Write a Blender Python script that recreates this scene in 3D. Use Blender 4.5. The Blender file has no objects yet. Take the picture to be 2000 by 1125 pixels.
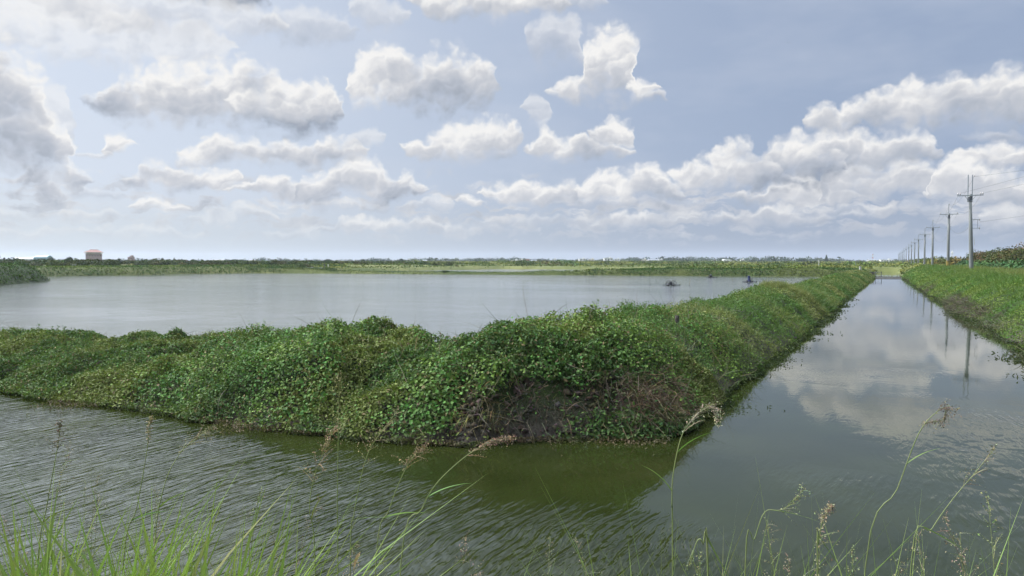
import bpy, math, random
import numpy as np
from mathutils import Vector, Matrix

C = bpy.context.scene
COL = C.collection
R = math.radians
F = 1444.0            # focal length in photo pixels (2000 px wide)
HZ = 511.0            # horizon row
CAMH = 3.2
PITCH = math.atan((562.5 - HZ) / F)

# ------------------------------------------------------------------ camera
cam = bpy.data.cameras.new("camera"); co = bpy.data.objects.new("camera", cam); COL.objects.link(co)
cam.sensor_width = 36; cam.lens = 36 * F / 2000
cam.clip_start = 0.05; cam.clip_end = 30000
co.location = (0, 0, CAMH); co.rotation_euler = (R(90) - PITCH, 0, 0)
C.camera = co

# ------------------------------------------------------------------ light
SUN_AZ, SUN_EL = R(-66), R(50)      # azimuth from +Y towards +X
C.view_settings.view_transform = 'Standard'; C.view_settings.look = 'None'
C.view_settings.gamma = 1; C.view_settings.exposure = 0.2
sl = bpy.data.lights.new("sun", 'SUN'); sl.energy = 3.6; sl.angle = R(0.6); sl.color = (1, .95, .87)
so = bpy.data.objects.new("sun", sl); COL.objects.link(so)
sd = Vector((math.sin(SUN_AZ) * math.cos(SUN_EL), math.cos(SUN_AZ) * math.cos(SUN_EL), math.sin(SUN_EL)))
so.rotation_euler = sd.to_track_quat('Z', 'Y').to_euler()
C.cycles.max_bounces = 6; C.cycles.diffuse_bounces = 3; C.cycles.glossy_bounces = 3
C.cycles.transmission_bounces = 3; C.cycles.transparent_max_bounces = 8; C.cycles.volume_bounces = 0
C.cycles.caustics_reflective = False; C.cycles.caustics_refractive = False

# ------------------------------------------------------------------ node helpers
class NT:
    def __init__(s, tree):
        s.t = tree; s.n = tree.nodes; s.l = tree.links
    def _in(s, sock, v):
        if v is None: return
        if isinstance(v, bpy.types.NodeSocket): s.l.new(v, sock)
        else: sock.default_value = v
    def math(s, op, a, b=None, c=None, clamp=False):
        n = s.n.new('ShaderNodeMath'); n.operation = op; n.use_clamp = clamp
        for i, v in enumerate((a, b, c)): s._in(n.inputs[i], v)
        return n.outputs[0]
    def vec(s, op, a, b=None, c=None, scale=None):
        n = s.n.new('ShaderNodeVectorMath'); n.operation = op
        for i, v in enumerate((a, b, c)):
            if v is not None: s._in(n.inputs[i], v)
        if scale is not None: s._in(n.inputs['Scale'], scale)
        return n.outputs['Value'] if op in ('DOT_PRODUCT', 'LENGTH', 'DISTANCE') else n.outputs['Vector']
    def mix(s, f, a, b, mode='MIX'):
        n = s.n.new('ShaderNodeMix'); n.data_type = 'RGBA'; n.blend_type = mode
        s._in(n.inputs[0], f); s._in(n.inputs[6], a); s._in(n.inputs[7], b)
        return n.outputs[2]
    def mr(s, v, a, b, c=0., d=1., smooth=False):
        n = s.n.new('ShaderNodeMapRange'); n.clamp = True
        if smooth: n.interpolation_type = 'SMOOTHSTEP'
        for k, x in (('Value', v), ('From Min', a), ('From Max', b), ('To Min', c), ('To Max', d)): s._in(n.inputs[k], x)
        return n.outputs[0]
    def noise(s, vec, scale, detail=3, rough=.5, dist=0., out='Fac', dims='3D'):
        n = s.n.new('ShaderNodeTexNoise'); n.noise_dimensions = dims
        if vec is not None: s.l.new(vec, n.inputs['Vector'])
        n.inputs['Scale'].default_value = scale; n.inputs['Detail'].default_value = detail
        n.inputs['Roughness'].default_value = rough; n.inputs['Distortion'].default_value = dist
        return n.outputs[out]
    def sep(s, v):
        n = s.n.new('ShaderNodeSeparateXYZ'); s.l.new(v, n.inputs[0]); return n.outputs
    def comb(s, x, y, z):
        n = s.n.new('ShaderNodeCombineXYZ')
        for i, v in enumerate((x, y, z)): s._in(n.inputs[i], v)
        return n.outputs[0]

def c4(r, g, b): return (r, g, b, 1)

# ------------------------------------------------------------------ sky
W = bpy.data.worlds.new("World"); C.world = W; W.use_nodes = True
W.cycles.sampling_method = 'MANUAL'; W.cycles.sample_map_resolution = 512
nt = NT(W.node_tree); nt.n.clear()
sky = nt.n.new('ShaderNodeTexSky'); sky.sky_type = 'NISHITA'; sky.sun_disc = False
sky.sun_elevation = SUN_EL; sky.sun_rotation = SUN_AZ
sky.air_density = 1.0; sky.dust_density = 2.2; sky.ozone_density = 1.5
tc = nt.n.new('ShaderNodeTexCoord').outputs['Generated']
dx, dy, dz = nt.sep(tc)
az = nt.math('MULTIPLY', nt.math('ARCTAN2', dx, dy), F)
el = nt.math('MULTIPLY', nt.math('ARCSINE', dz), F)
P0 = nt.comb(az, el, 0.)
# domain warp so that cloud outlines billow
w1 = nt.vec('SUBTRACT', nt.noise(P0, 1/75, 2, .5, out='Color'), (.5, .5, .5))
w2 = nt.vec('SUBTRACT', nt.noise(P0, 1/26, 3, .55, out='Color'), (.5, .5, .5))
P = nt.vec('ADD', P0, nt.vec('ADD', nt.vec('MULTIPLY', w1, (60, 46, 0)), nt.vec('MULTIPLY', w2, (30, 24, 0))))
# puffy lumps at two sizes: per-lump lighting from the lump's own centre
def lumps(vec, size):
    n = nt.n.new('ShaderNodeTexVoronoi'); n.voronoi_dimensions = '2D'; n.feature = 'SMOOTH_F1'
    n.inputs['Scale'].default_value = 1.0; n.inputs['Smoothness'].default_value = .45
    v = nt.vec('MULTIPLY', vec, (1/size, 1.2/size, 0)); nt.l.new(v, n.inputs['Vector'])
    return n.outputs['Distance'], nt.vec('DOT_PRODUCT', nt.vec('SUBTRACT', v, n.outputs['Position']), (-.5, .85, 0))
d1, l1 = lumps(P, 46.); d2, l2 = lumps(P, 19.)
fb = nt.noise(P0, 1/30, 5, .58)
grain = nt.math('MULTIPLY_ADD', nt.math('SUBTRACT', fb, .5), .85,
        nt.math('ADD', nt.math('MULTIPLY_ADD', d1, -.55, .25), nt.math('MULTIPLY_ADD', d2, -.36, .16)))
lump_l = nt.math('ADD', nt.math('MULTIPLY', l1, .24), nt.math('MULTIPLY', l2, .13))
# clouds, farthest first; each puff: photo column, row, half width, half height, opacity, greyness
CLOUDS = """80 455 80 12 .5 .1|250 455 120 12 .35 .1;100 420 120 14 .35 .2;420 432 44 14 .7 .05|480 420 60 14 .5 .2;600 450 26 15 .7 0|560 462 60 10 .4 .2;
730 435 60 18 .9 .05|820 440 50 13 .7 .2|690 450 60 10 .5 .3;885 442 20 15 .8 0|930 450 60 12 .5 .2;1000 440 85 16 .7 .25|1040 428 40 10 .6 0;1140 435 60 12 .5 .3;1255 436 95 16 .7 .25|1230 424 40 10 .7 0;
1340 425 60 12 .5 .2;1500 414 50 16 .8 .05|1430 430 70 12 .6 .35|1560 425 60 12 .6 .4;1650 412 120 13 .6 .4;1780 410 80 14 .6 .3|1700 418 60 8 .5 .1;1960 430 42 26 .8 .1|2010 425 50 26 .7 .2;
650 402 110 14 .5 .35;862 402 22 18 .7 .1|830 408 40 10 .5 .4;180 380 45 12 .6 .4;300 402 42 14 .9 .1|345 408 18 9 .7 .1;915 396 24 12 .8 .05;
1180 398 90 16 .8 .45|1340 400 60 14 .5 .4;1035 380 82 26 1.1 .1|980 378 40 18 .9 0|1105 375 55 24 1 .4;1200 368 66 34 1.2 .05|1170 355 30 24 .9 0|1260 362 55 34 1.1 .15|1290 378 42 28 .9 .5;
322 345 38 24 1 .05|400 355 58 26 .9 .15|285 362 40 14 .8 .3|350 366 70 14 .8 .5;548 368 44 22 1 .05|600 385 60 16 .8 .55|510 378 50 12 .8 .2;
802 345 19 21 .9 -.1|795 372 44 22 .9 .4;702 332 46 36 1.2 -.05|640 360 46 30 1.1 0|715 365 90 34 1.2 .35|770 375 55 22 1 .7|650 382 60 18 1 .6;
1540 360 44 26 .95 -.05|1575 385 85 24 1 .25|1500 385 60 16 .8 .4;1765 345 55 34 1.1 .0|1680 355 70 34 1.1 .2|1640 330 30 18 .9 0|1700 380 100 18 .9 .5|1800 365 30 26 .8 .3;
1930 265 48 14 .4 .4;1950 305 80 26 .7 .2|2010 300 60 26 .8 .2;1850 325 22 22 1 -.1|1870 350 46 36 1.1 0|1930 365 70 30 .9 .25|1900 388 70 18 .8 .4|2000 375 70 36 .7 .4;
1730 285 66 38 1.1 .15|1640 275 70 30 1.1 .05|1600 300 60 30 1.0 .3|1690 315 90 26 1.1 .6|1770 310 44 22 1 .5;1540 300 46 34 1.1 .15|1520 335 70 34 1.1 .65|1590 335 50 34 1.1 .7;
1435 300 36 34 1.2 -.1|1400 330 60 26 1.2 0|1350 335 44 24 1.1 0|1460 330 60 30 1.1 .3|1410 360 80 18 1 .7|1500 360 60 18 .9 .8;
1600 238 38 28 .8 .2|1640 255 50 18 .7 .4;1790 190 42 36 1.2 -.05|1735 215 50 30 1.1 .1|1680 228 44 24 1.1 .15|1860 185 60 34 1.2 .1|1950 168 70 36 1.2 .05|2040 170 80 45 1.2 .1|1850 225 130 26 1.1 .5|1980 222 110 30 1.1 .6|1760 248 90 16 .9 .7;
450 298 75 28 .9 .1|380 302 30 22 .9 0|590 300 70 26 .9 .2|660 290 50 28 .7 .25|540 318 130 14 .8 .5;720 275 30 25 .6 .1;235 280 26 18 .9 -.05|215 292 16 18 .8 .1;190 303 35 10 .5 .1;
1046 225 24 36 .6 0|1036 200 9 26 .5 0;1190 250 40 28 .8 .05|1195 285 40 28 1 .15;1070 275 30 24 1 0|1110 288 50 24 1 .1|1170 296 60 20 1 .35|1100 306 60 12 .9 .5;
955 255 50 32 1.1 0|900 270 60 32 1.1 0|850 292 52 24 1.1 .05|985 275 36 32 1 .3|910 305 90 18 1 .5;
1185 80 45 36 .6 .1|1190 130 50 44 .8 .1|1140 175 60 22 .8 .1|1200 195 90 18 .6 .35;1080 85 50 50 .4 .2|1120 120 26 20 .4 .1;1255 178 26 20 .85 0;
960 15 130 26 .85 .15|880 35 40 16 .6 .3;740 36 55 30 .4 .1;1110 8 70 20 .45 .2;430 0 85 22 .9 .9;600 60 80 40 .35 .4;150 60 260 55 .5 -.1;60 10 200 40 .4 -.1;330 30 200 45 .45 .1;
95 170 45 30 .6 .1|105 255 36 44 .7 0;-20 200 75 110 1.2 .5|35 150 55 50 1.2 .5|45 255 75 60 1.2 .6|30 325 100 45 1.1 .2|60 355 95 34 1.1 .55|95 320 40 34 .9 .2;
765 140 62 48 1.2 -.05|730 175 44 36 1.2 .0|880 130 58 40 1.2 -.1|820 165 90 36 1.2 .35|850 205 80 34 1.2 1|930 170 44 44 1 .4|890 225 40 18 1 1;
235 205 44 18 .8 .7|345 150 44 36 1.1 -.1|290 180 60 36 1.1 .05|420 160 70 38 1.2 .05|500 148 52 30 1.1 -.05|340 205 80 36 1.2 .35|470 215 110 40 1.2 .5|350 240 110 26 1.1 .25|540 240 110 30 1.2 1.05|640 215 36 36 .9 .6;
580 190 58 30 1.2 0|510 200 50 26 1.1 .05|630 195 32 34 1.1 .1|560 222 80 22 1 .55""".replace("\n", "").split(";")
def ramp(x):
    r = nt.n.new('ShaderNodeValToRGB'); nt.l.new(x, r.inputs[0]); e = r.color_ramp.elements
    e[0].position = 0; e[0].color = c4(2.6, 2.95, 3.6)
    e[1].position = 1; e[1].color = c4(8.0, 7.9, 7.75)
    m = e.new(.4); m.color = c4(4.1, 4.4, 5.0)
    m = e.new(.72); m.color = c4(5.6, 5.7, 6.0)
    return r.outputs[0]
def layer(prev, w, v, fade, op=.97):
    dens = nt.math('ADD', grain, w)
    hi = nt.mr(v, -.4, .6, 1.25, .80)
    al = nt.mr(dens, .10, hi, 0, op, True)
    al = nt.math('MULTIPLY', al, nt.mr(w, 0., .2))
    sh = nt.math('ADD', nt.math('ADD', nt.math('ADD', v, body), lump_l), nt.mr(dens, .2, 1.3, .22, -.16))
    col = nt.mix(fade, ramp(nt.mr(sh, -.8, .55)), hzc)
    return nt.mix(al, prev, col)
# clouds that do not share a column are packed into one layer: top, base and greyness over azimuth
XS = np.linspace(-950, 950, 170)
layers = []
for cloud in CLOUDS:
    T = np.full(XS.shape, -1e9); B = np.full(XS.shape, 1e9); G = np.zeros(XS.shape); Wt = np.zeros(XS.shape); ops = []
    for line in cloud.split("|"):
        px, py, rx, ry, op, dk = map(float, line.split())
        a = math.atan((px - 1000) / F); cx = a * F
        cy = math.atan((HZ - py) / F * math.cos(a)) * F
        rx *= 1.16 * math.cos(a); ry *= 1.27
        u = np.clip(1 - ((XS - cx) / rx) ** 2, 0, None); m = u > 0
        h = ry * np.sqrt(u)
        T[m] = np.maximum(T, cy + h)[m]; B[m] = np.minimum(B, cy - h)[m]
        G += u * ry * dk; Wt += u * ry; ops.append(op)
    m = T > -1e8
    if not m.any(): continue
    i0, i1 = np.where(m)[0][[0, -1]]
    cls = 0 if np.mean(ops) < .66 else 1
    at = 0
    for k, L in enumerate(layers):
        if L['m'][max(0, i0-2):i1+3].any(): at = k + 1
    while at < len(layers) and layers[at]['cls'] != cls: at += 1
    if at == len(layers): layers.append(dict(cls=cls, m=np.zeros(XS.shape, bool), T=np.zeros(XS.shape), B=np.zeros(XS.shape), G=np.zeros(XS.shape)))
    L = layers[at]; L['m'] |= m
    L['T'][m] = T[m]; L['B'][m] = B[m]; L['G'][m] = (G / np.maximum(Wt, 1e-6))[m]
print("cloud layers", len(layers))

# clear air: Nishita, veiled with thin high haze that whitens towards the sun side and horizon
side = nt.mr(az, 700, -1000, 0, 1, True)
veilc = nt.mix(side, c4(2.95, 3.65, 5.05), c4(6.0, 6.6, 7.6))
base = nt.mix(.88, sky.outputs[0], veilc)
wisp = nt.noise(nt.vec('MULTIPLY', P0, (1/420, 1/150, 0)), 1., 4, .6)
base = nt.mix(nt.mr(wisp, .45, .75, 0, .28), base, c4(6.3, 6.6, 7.2))
hzc = nt.mix(side, c4(2.8, 3.3, 4.15), c4(5.3, 5.8, 6.0))
lowf = nt.mr(el, 150, 0, 0, .9, True)
skyc = nt.mix(lowf, base, hzc)
fade = nt.mr(el, 115, 0, 0, .8)
body = nt.math('MULTIPLY', nt.math('SUBTRACT', nt.noise(P0, 1/62, 3, .5), .5), 1.15)
# low band of far cumulus near the horizon
band = nt.noise(nt.vec('MULTIPLY', P, (1/95, 1/22, 0)), 1.0, 3, .6)
bw = nt.math('MULTIPLY', nt.mr(band, .43, .62, 0, 1.), nt.math('MULTIPLY', nt.mr(el, 25, 60), nt.mr(el, 190, 110)))
skyc = layer(skyc, bw, nt.math('MULTIPLY', bw, .05), fade)
# elsewhere in the sky: scattered cumulus by noise
gen = nt.noise(nt.vec('MULTIPLY', tc, (1, 1, 2.2)), 4.2, 3, .55)
out_m = nt.math('MAXIMUM', nt.mr(nt.math('ABSOLUTE', az), 900, 1050), nt.mr(el, 500, 640))
gw = nt.math('MULTIPLY', nt.mr(gen, .50, .68, 0, 1.1), nt.math('MULTIPLY', out_m, nt.mr(el, 20, 90)))
skyc = layer(skyc, gw, nt.math('MULTIPLY', gw, -.05), fade)
_, wel, _ = nt.sep(P)
waz = nt.sep(P)[0]
tx = nt.math('MULTIPLY_ADD', waz, 1/1900, .5, clamp=True)
txc = nt.comb(tx, tx, tx)
for L in layers:
    idx = np.where(L['m'])[0]; mid = (L['T'] + L['B']) / 2
    full = np.interp(np.arange(len(XS)), idx, mid[idx])
    for k in ('T', 'B'): L[k] = np.where(L['m'], L[k], full)
    L['G'] = np.interp(np.arange(len(XS)), idx, L['G'][idx])
    n = nt.n.new('ShaderNodeRGBCurve')
    for ch, arr in enumerate((L['T'] / 620, L['B'] / 620, L['G'] * .5 + .2)):
        cm = n.mapping.curves[ch]
        xs = (XS + 950) / 1900
        cm.points[0].location = (xs[0], arr[0]); cm.points[1].location = (xs[-1], arr[-1])
        for x, y in zip(xs[1:-1], arr[1:-1]): cm.points.new(float(x), float(y))
    n.mapping.update()
    nt.l.new(txc, n.inputs['Color'])
    T_, B_, G_ = nt.sep(n.outputs[0])
    T_ = nt.math('MULTIPLY', T_, 620.); B_ = nt.math('MULTIPLY', B_, 620.)
    th = nt.math('SUBTRACT', T_, B_)
    up = nt.math('SUBTRACT', wel, B_)
    sc = nt.math('MULTIPLY_ADD', th, .36, 5.)
    w = nt.math('MINIMUM', nt.math('DIVIDE', nt.math('MINIMUM', nt.math('SUBTRACT', T_, wel), up), sc), 1.05)
    w = nt.math('MAXIMUM', w, 0.)
    v = nt.math('DIVIDE', up, nt.math('ADD', th, 3.), clamp=True)
    v = nt.math('SUBTRACT', nt.math('MULTIPLY_ADD', v, 1.15, -.08), nt.math('MULTIPLY', nt.math('SUBTRACT', G_, .2), nt.math('MULTIPLY_ADD', v, -3.2, 4.0)))
    skyc = layer(skyc, w, v, fade, .97 if L['cls'] else .5)
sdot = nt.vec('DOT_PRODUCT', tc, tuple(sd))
glow = nt.math('MULTIPLY_ADD', nt.math('MULTIPLY', nt.mr(sdot, .42, .92, 0, 1, True), nt.mr(el, 470, 800, 0, 1, True)), 5.5, 1.)  # added brightness high in the sky near the sun, to brighten the water's reflections
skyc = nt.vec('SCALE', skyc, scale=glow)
bg = nt.n.new('ShaderNodeBackground'); bg.inputs['Strength'].default_value = 0.1
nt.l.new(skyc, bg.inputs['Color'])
wo = nt.n.new('ShaderNodeOutputWorld'); nt.l.new(bg.outputs[0], wo.inputs['Surface'])
# ------------------------------------------------------------------ helpers
rng = np.random.default_rng(7)
random.seed(7)
YAW = math.atan(735 / F); SU = math.sin(YAW); CU = math.cos(YAW)
def st2xy(s, t): return SU * s + CU * t, CU * s - SU * t
def xy2st(x, y): return SU * x + CU * y, CU * x - SU * y
def at(px, D, z=0.0):
    """point in column px of the photo at forward distance D"""
    return Vector(((px - 1000) / F * D, D, z))
def zrow(py, D): return CAMH + (HZ - py) / F * D
def tag(o, label=None, cat=None, group=None, kind=None):
    if label: o['label'] = label
    if cat: o['category'] = cat
    if group: o['group'] = group
    if kind: o['kind'] = kind
    return o
def empty(name, loc, label, cat, group=None, rz=0.):
    o = bpy.data.objects.new(name, None); o.empty_display_size = .2; COL.objects.link(o)
    o.location = loc; o.rotation_euler = (0, 0, rz); return tag(o, label, cat, group)
def np_mesh(name, verts, loops, sizes, mat, parent=None, col=None, smooth=False):
    me = bpy.data.meshes.new(name)
    verts = np.asarray(verts, np.float32).reshape(-1, 3); loops = np.asarray(loops, np.int32).ravel()
    sizes = np.broadcast_to(np.asarray(sizes, np.int32), (len(sizes),)) if not np.isscalar(sizes) else np.full(len(loops)//sizes, sizes, np.int32)
    me.vertices.add(len(verts)); me.vertices.foreach_set('co', verts.ravel())
    me.loops.add(len(loops)); me.loops.foreach_set('vertex_index', loops)
    me.polygons.add(len(sizes))
    me.polygons.foreach_set('loop_start', np.concatenate(([0], np.cumsum(sizes)[:-1])).astype(np.int32))
    me.polygons.foreach_set('loop_total', sizes)
    if smooth: me.polygons.foreach_set('use_smooth', np.ones(len(sizes), bool))
    if col is not None:
        at_ = me.color_attributes.new('tint', 'FLOAT_COLOR', 'POINT')
        c = np.ones((len(verts), 4), np.float32); c[:, :3] = col; at_.data.foreach_set('color', c.ravel())
    me.update(calc_edges=True)
    me.materials.append(mat)
    o = bpy.data.objects.new(name, me); COL.objects.link(o)
    if parent: o.parent = parent
    return o
class MB:
    def __init__(s): s.v = []; s.f = []
    def quad(s, *p):
        n = len(s.v); s.v += [tuple(q) for q in p]; s.f.append(tuple(range(n, n + len(p))))
    def box(s, c, d, rz=0., taper=1.):
        n = len(s.v); cr_, sr_ = math.cos(rz), math.sin(rz)
        for k in (-1, 1):
            tp = 1. if k < 0 else taper
            for i, j in ((-1, -1), (1, -1), (1, 1), (-1, 1)):
                x, y = i * d[0] / 2 * tp, j * d[1] / 2 * tp
                s.v.append((c[0] + x * cr_ - y * sr_, c[1] + x * sr_ + y * cr_, c[2] + k * d[2] / 2))
        for f in ((3, 2, 1, 0), (4, 5, 6, 7), (0, 1, 5, 4), (1, 2, 6, 5), (2, 3, 7, 6), (3, 0, 4, 7)):
            s.f.append(tuple(n + i for i in f))
        return s
    def tube(s, pts, rad, seg=8, cap=True):
        pts = [Vector(p) for p in pts]
        if not hasattr(rad, '__len__'): rad = [rad] * len(pts)
        n = len(s.v); side = None
        for i, p in enumerate(pts):
            d = (pts[min(i+1, len(pts)-1)] - pts[max(i-1, 0)]).normalized()
            if side is None: side = d.orthogonal().normalized()
            else: side = (side - d * side.dot(d)).normalized()
            up = d.cross(side)
            for k in range(seg):
                a = 2 * math.pi * k / seg
                s.v.append(tuple(p + (side * math.cos(a) + up * math.sin(a)) * rad[i]))
        for i in range(len(pts) - 1):
            for k in range(seg):
                a, b = n + i*seg + k, n + i*seg + (k+1) % seg
                s.f.append((a, b, b + seg, a + seg))
        if cap:
            s.f.append(tuple(n + k for k in reversed(range(seg))))
            s.f.append(tuple(n + (len(pts)-1)*seg + k for k in range(seg)))
        return s
    def build(s, name, mat, parent=None, smooth=False):
        me = bpy.data.meshes.new(name); me.from_pydata([tuple(v) for v in s.v], [], s.f); me.update()
        me.materials.append(mat)
        if smooth: me.polygons.foreach_set('use_smooth', np.ones(len(me.polygons), bool))
        o = bpy.data.objects.new(name, me); COL.objects.link(o)
        if parent: o.parent = parent
        return o

# value noise
def _hash(ix, iy, seed):
    h = (ix.astype(np.int64) * 374761393 + iy.astype(np.int64) * 668265263 + seed * 974711) & 0x7fffffff
    h = ((h ^ (h >> 13)) * 1274126177) & 0x7fffffff
    return ((h ^ (h >> 16)) & 0xffff) / 65535.0
def vnoise(x, y, seed=0):
    x = np.asarray(x, float); y = np.asarray(y, float)
    ix, iy = np.floor(x), np.floor(y); fx, fy = x - ix, y - iy
    fx = fx*fx*(3-2*fx); fy = fy*fy*(3-2*fy)
    a, b = _hash(ix, iy, seed), _hash(ix+1, iy, seed); c_, d_ = _hash(ix, iy+1, seed), _hash(ix+1, iy+1, seed)
    return (a*(1-fx) + b*fx)*(1-fy) + (c_*(1-fx) + d_*fx)*fy
def fbm2(x, y, seed=0, oct=3):
    r = 0; am = .5; tot = 0
    for k in range(oct):
        r = r + am * vnoise(x * 2**k + 17.3*k, y * 2**k - 9.1*k, seed + k); tot += am; am *= .5
    return r / tot
def billow(x, y, seed=0):          # rounded lumps 0..1
    n = vnoise(x, y, seed); m = vnoise(x*1.9 + 4, y*1.9, seed+5)
    return 1 - np.abs(2*n - 1) * .65 - np.abs(2*m - 1) * .35
def sstep(a, b, x):
    u = np.clip((x - a) / (b - a), 0, 1); return u*u*(3-2*u)

# ------------------------------------------------------------------ materials
def mat(name, color=(.5, .5, .5), rough=.6, metal=0., fn=None, spec=.5):
    m = bpy.data.materials.new(name); m.use_nodes = True
    n = NT(m.node_tree); b = m.node_tree.nodes['Principled BSDF']
    b.inputs['Base Color'].default_value = c4(*color); b.inputs['Roughness'].default_value = rough
    b.inputs['Metallic'].default_value = metal; b.inputs['Specular IOR Level'].default_value = spec
    if fn: fn(n, b, m)
    return m
def obco(n): return n.n.new('ShaderNodeTexCoord').outputs['Object']
def mottled(c1, c2, scale=3., bump=.02, streak=(1, 1, 1)):
    def fn(n, b, m):
        v = n.vec('MULTIPLY', obco(n), streak)
        f = n.noise(v, scale, 5, .6)
        n.l.new(n.mix(n.mr(f, .3, .7), c4(*c1), c4(*c2)), b.inputs['Base Color'])
        if bump:
            bp = n.n.new('ShaderNodeBump'); bp.inputs['Distance'].default_value = bump; bp.inputs['Strength'].default_value = .6
            n.l.new(n.noise(v, scale*4, 4, .6), bp.inputs['Height']); n.l.new(bp.outputs[0], b.inputs['Normal'])
    return fn
def leafy(trans=.25):
    def fn(n, b, m):
        a = n.n.new('ShaderNodeAttribute'); a.attribute_name = 'tint'
        n.l.new(a.outputs['Color'], b.inputs['Base Color'])
        tr = n.n.new('ShaderNodeBsdfTranslucent'); n.l.new(n.mix(.5, a.outputs['Color'], c4(.12, .2, .02)), tr.inputs['Color'])
        ms = n.n.new('ShaderNodeMixShader'); ms.inputs[0].default_value = trans
        out = [x for x in n.n if x.type == 'OUTPUT_MATERIAL'][0]
        n.l.new(b.outputs[0], ms.inputs[1]); n.l.new(tr.outputs[0], ms.inputs[2]); n.l.new(ms.outputs[0], out.inputs['Surface'])
    return fn
M = {}
M['leaf'] = mat('leaf', rough=.6, spec=.2, fn=leafy(.25))
M['grass'] = mat('grass_blade', rough=.5, spec=.3, fn=leafy(.35))
M['dry'] = mat('dry_stem', rough=.85, spec=.1, fn=leafy(.05))
M['far_leaf'] = mat('far_leaf', rough=.8, spec=.1, fn=leafy(.1))
M['concrete'] = mat('weathered_concrete', rough=.85, fn=mottled((.13, .14, .135), (.20, .215, .205), 1.3, .01, (3, 3, .5)))
M['block'] = mat('pale_concrete', rough=.9, fn=mottled((.36, .36, .34), (.5, .5, .47), 5., .01))
M['steel'] = mat('galvanised_steel', (.33, .36, .38), .45, .6)
M['darksteel'] = mat('dark_steel', (.10, .11, .12), .5, .5)
M['ceramic'] = mat('ceramic', (.42, .40, .38), .25)
M['wire'] = mat('wire', (.05, .055, .06), .6, .3)
M['bark'] = mat('bark', rough=.9, fn=mottled((.06, .045, .03), (.13, .10, .07), 6.))
M['bamboo'] = mat('bamboo', rough=.7, fn=mottled((.16, .15, .08), (.28, .25, .15), 6., .0))
M['wood'] = mat('wet_wood', rough=.7, fn=mottled((.03, .025, .02), (.08, .065, .05), 8.))
M['white'] = mat('white_paint', rough=.6, fn=mottled((.62, .62, .60), (.78, .78, .76), .3, 0))
M['cream'] = mat('cream_wall', rough=.7, fn=mottled((.60, .55, .45), (.70, .66, .56), .3, 0))
M['pinkwall'] = mat('pink_tiled_wall', rough=.7, fn=mottled((.36, .25, .24), (.44, .31, .29), .4, 0))
M['redroof'] = mat('red_tile_roof', rough=.7, fn=mottled((.19, .085, .065), (.26, .12, .09), .6, .05, (1, 1, 4)))
M['redpaint'] = mat('red_paint', (.45, .10, .06), .5)
M['teal'] = mat('teal_sheet', rough=.5, fn=mottled((.14, .27, .33), (.20, .35, .40), .3, 0))
M['greyroof'] = mat('grey_roof', (.22, .24, .27), .6)
M['window'] = mat('dark_glass', (.04, .05, .07), .15)
M['bluedrum'] = mat('blue_plastic', (.02, .03, .10), .4)
M['blackplastic'] = mat('black_plastic', (.015, .015, .018), .5)
M['floatgrey'] = mat('weathered_float', (.10, .11, .11), .6)
M['paddle'] = mat('paddle_plastic', (.10, .10, .09), .5)
M['feather'] = mat('white_feather', (.8, .8, .78), .7)
M['darkfeather'] = mat('dark_feather', (.03, .03, .03), .7)

# ------------------------------------------------------------------ land form, in canal coordinates (s along the canal, t across it to the right)
EDT = [-400, -20, -13.5, -9.6, -7.9, -6.4, -5.9, -5.1, -4.1, -3.2]
EDS = [10.0, 10.2, 10.2, 10.35, 10.4, 10.75, 11.4, 12.0, 12.7, 13.2]
CRT = [-200, -40, -25, -19, -14, -11.5, -10.3, -9.0, -7.5, -5.7, -4]
CRZ = [.45, .45, .48, .70, .90, 1.22, 1.42, .98, 1.40, 1.68, 1.65]
def front_edge(t): return np.interp(t, EDT, EDS) + .25*(vnoise(t*1.3, t*0, 3)-.5) + .12*(vnoise(t*5., t*0, 8)-.5)
def dyke_d(s, t):
    """(distance inside the near dykes from the canal side, from the pond side)"""
    nb = .5*(vnoise(s*.5, s*0, 11)-.5) + .25*(vnoise(s*2.2, s*0, 12)-.5)
    d1 = s - front_edge(t); d2 = (-3.25 + .65*sstep(40, 170, s) + nb*sstep(16, 22, s)) - t
    k = .9; h = np.clip(.5 + .5*(d2-d1)/k, 0, 1)
    df = d2*(1-h) + d1*h - k*h*(1-h)
    db = np.maximum(16.6 + .5*(vnoise(t*.6, t*0, 21)-.5) - s, t + 7.8 + .5*(vnoise(s*.4, s*0, 22)-.5) )
    db = np.where(s > 172, -5, db)
    return df, db
def z_vine(s, t):       # broad round leaved creeper over the mounds
    return sstep(.515, .585, fbm2(s*.55+3, t*.55, 101)) * sstep(24, 19, s) * sstep(-17.5, -14, t)
def near_veg(s, t):
    """height of the top of the plant cover on the near dykes (negative outside them)"""
    df, db = dyke_d(s, t)
    crA = np.interp(t, CRT, CRZ)
    crB = 1.40 + .40*(fbm2(s*.16, t*.2, 31)-.5)*2 - .42*sstep(36, 80, s) - .12*sstep(80, 165, s)
    cr_ = crA + (crB - crA) * sstep(17, 24, s)
    fw = np.interp(t, [-16, -9], [3.7, 3.0])
    face = 1 - np.clip(1 - df/fw, 0, 1)**np.interp(t, [-14, -7], [1.6, 2.1])
    back = 1 - np.clip(1 - db/1.5, 0, 1)**2
    z = cr_ * np.minimum(face, back)
    lump = (billow(s*.5, t*.5, 41)-.55)*.62 + (billow(s*1.3, t*1.3, 43)-.55)*.52 + (billow(s*3.4, t*3.4, 45)-.5)*.20 + z_vine(s, t)*.14*sstep(.5, 1.4, df)
    z = z + lump * np.clip(np.minimum(df, db)/.9, 0, 1)
    d = np.minimum(df, db)
    return np.where(d > 0, np.maximum(z, .02), d*.8)
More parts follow.
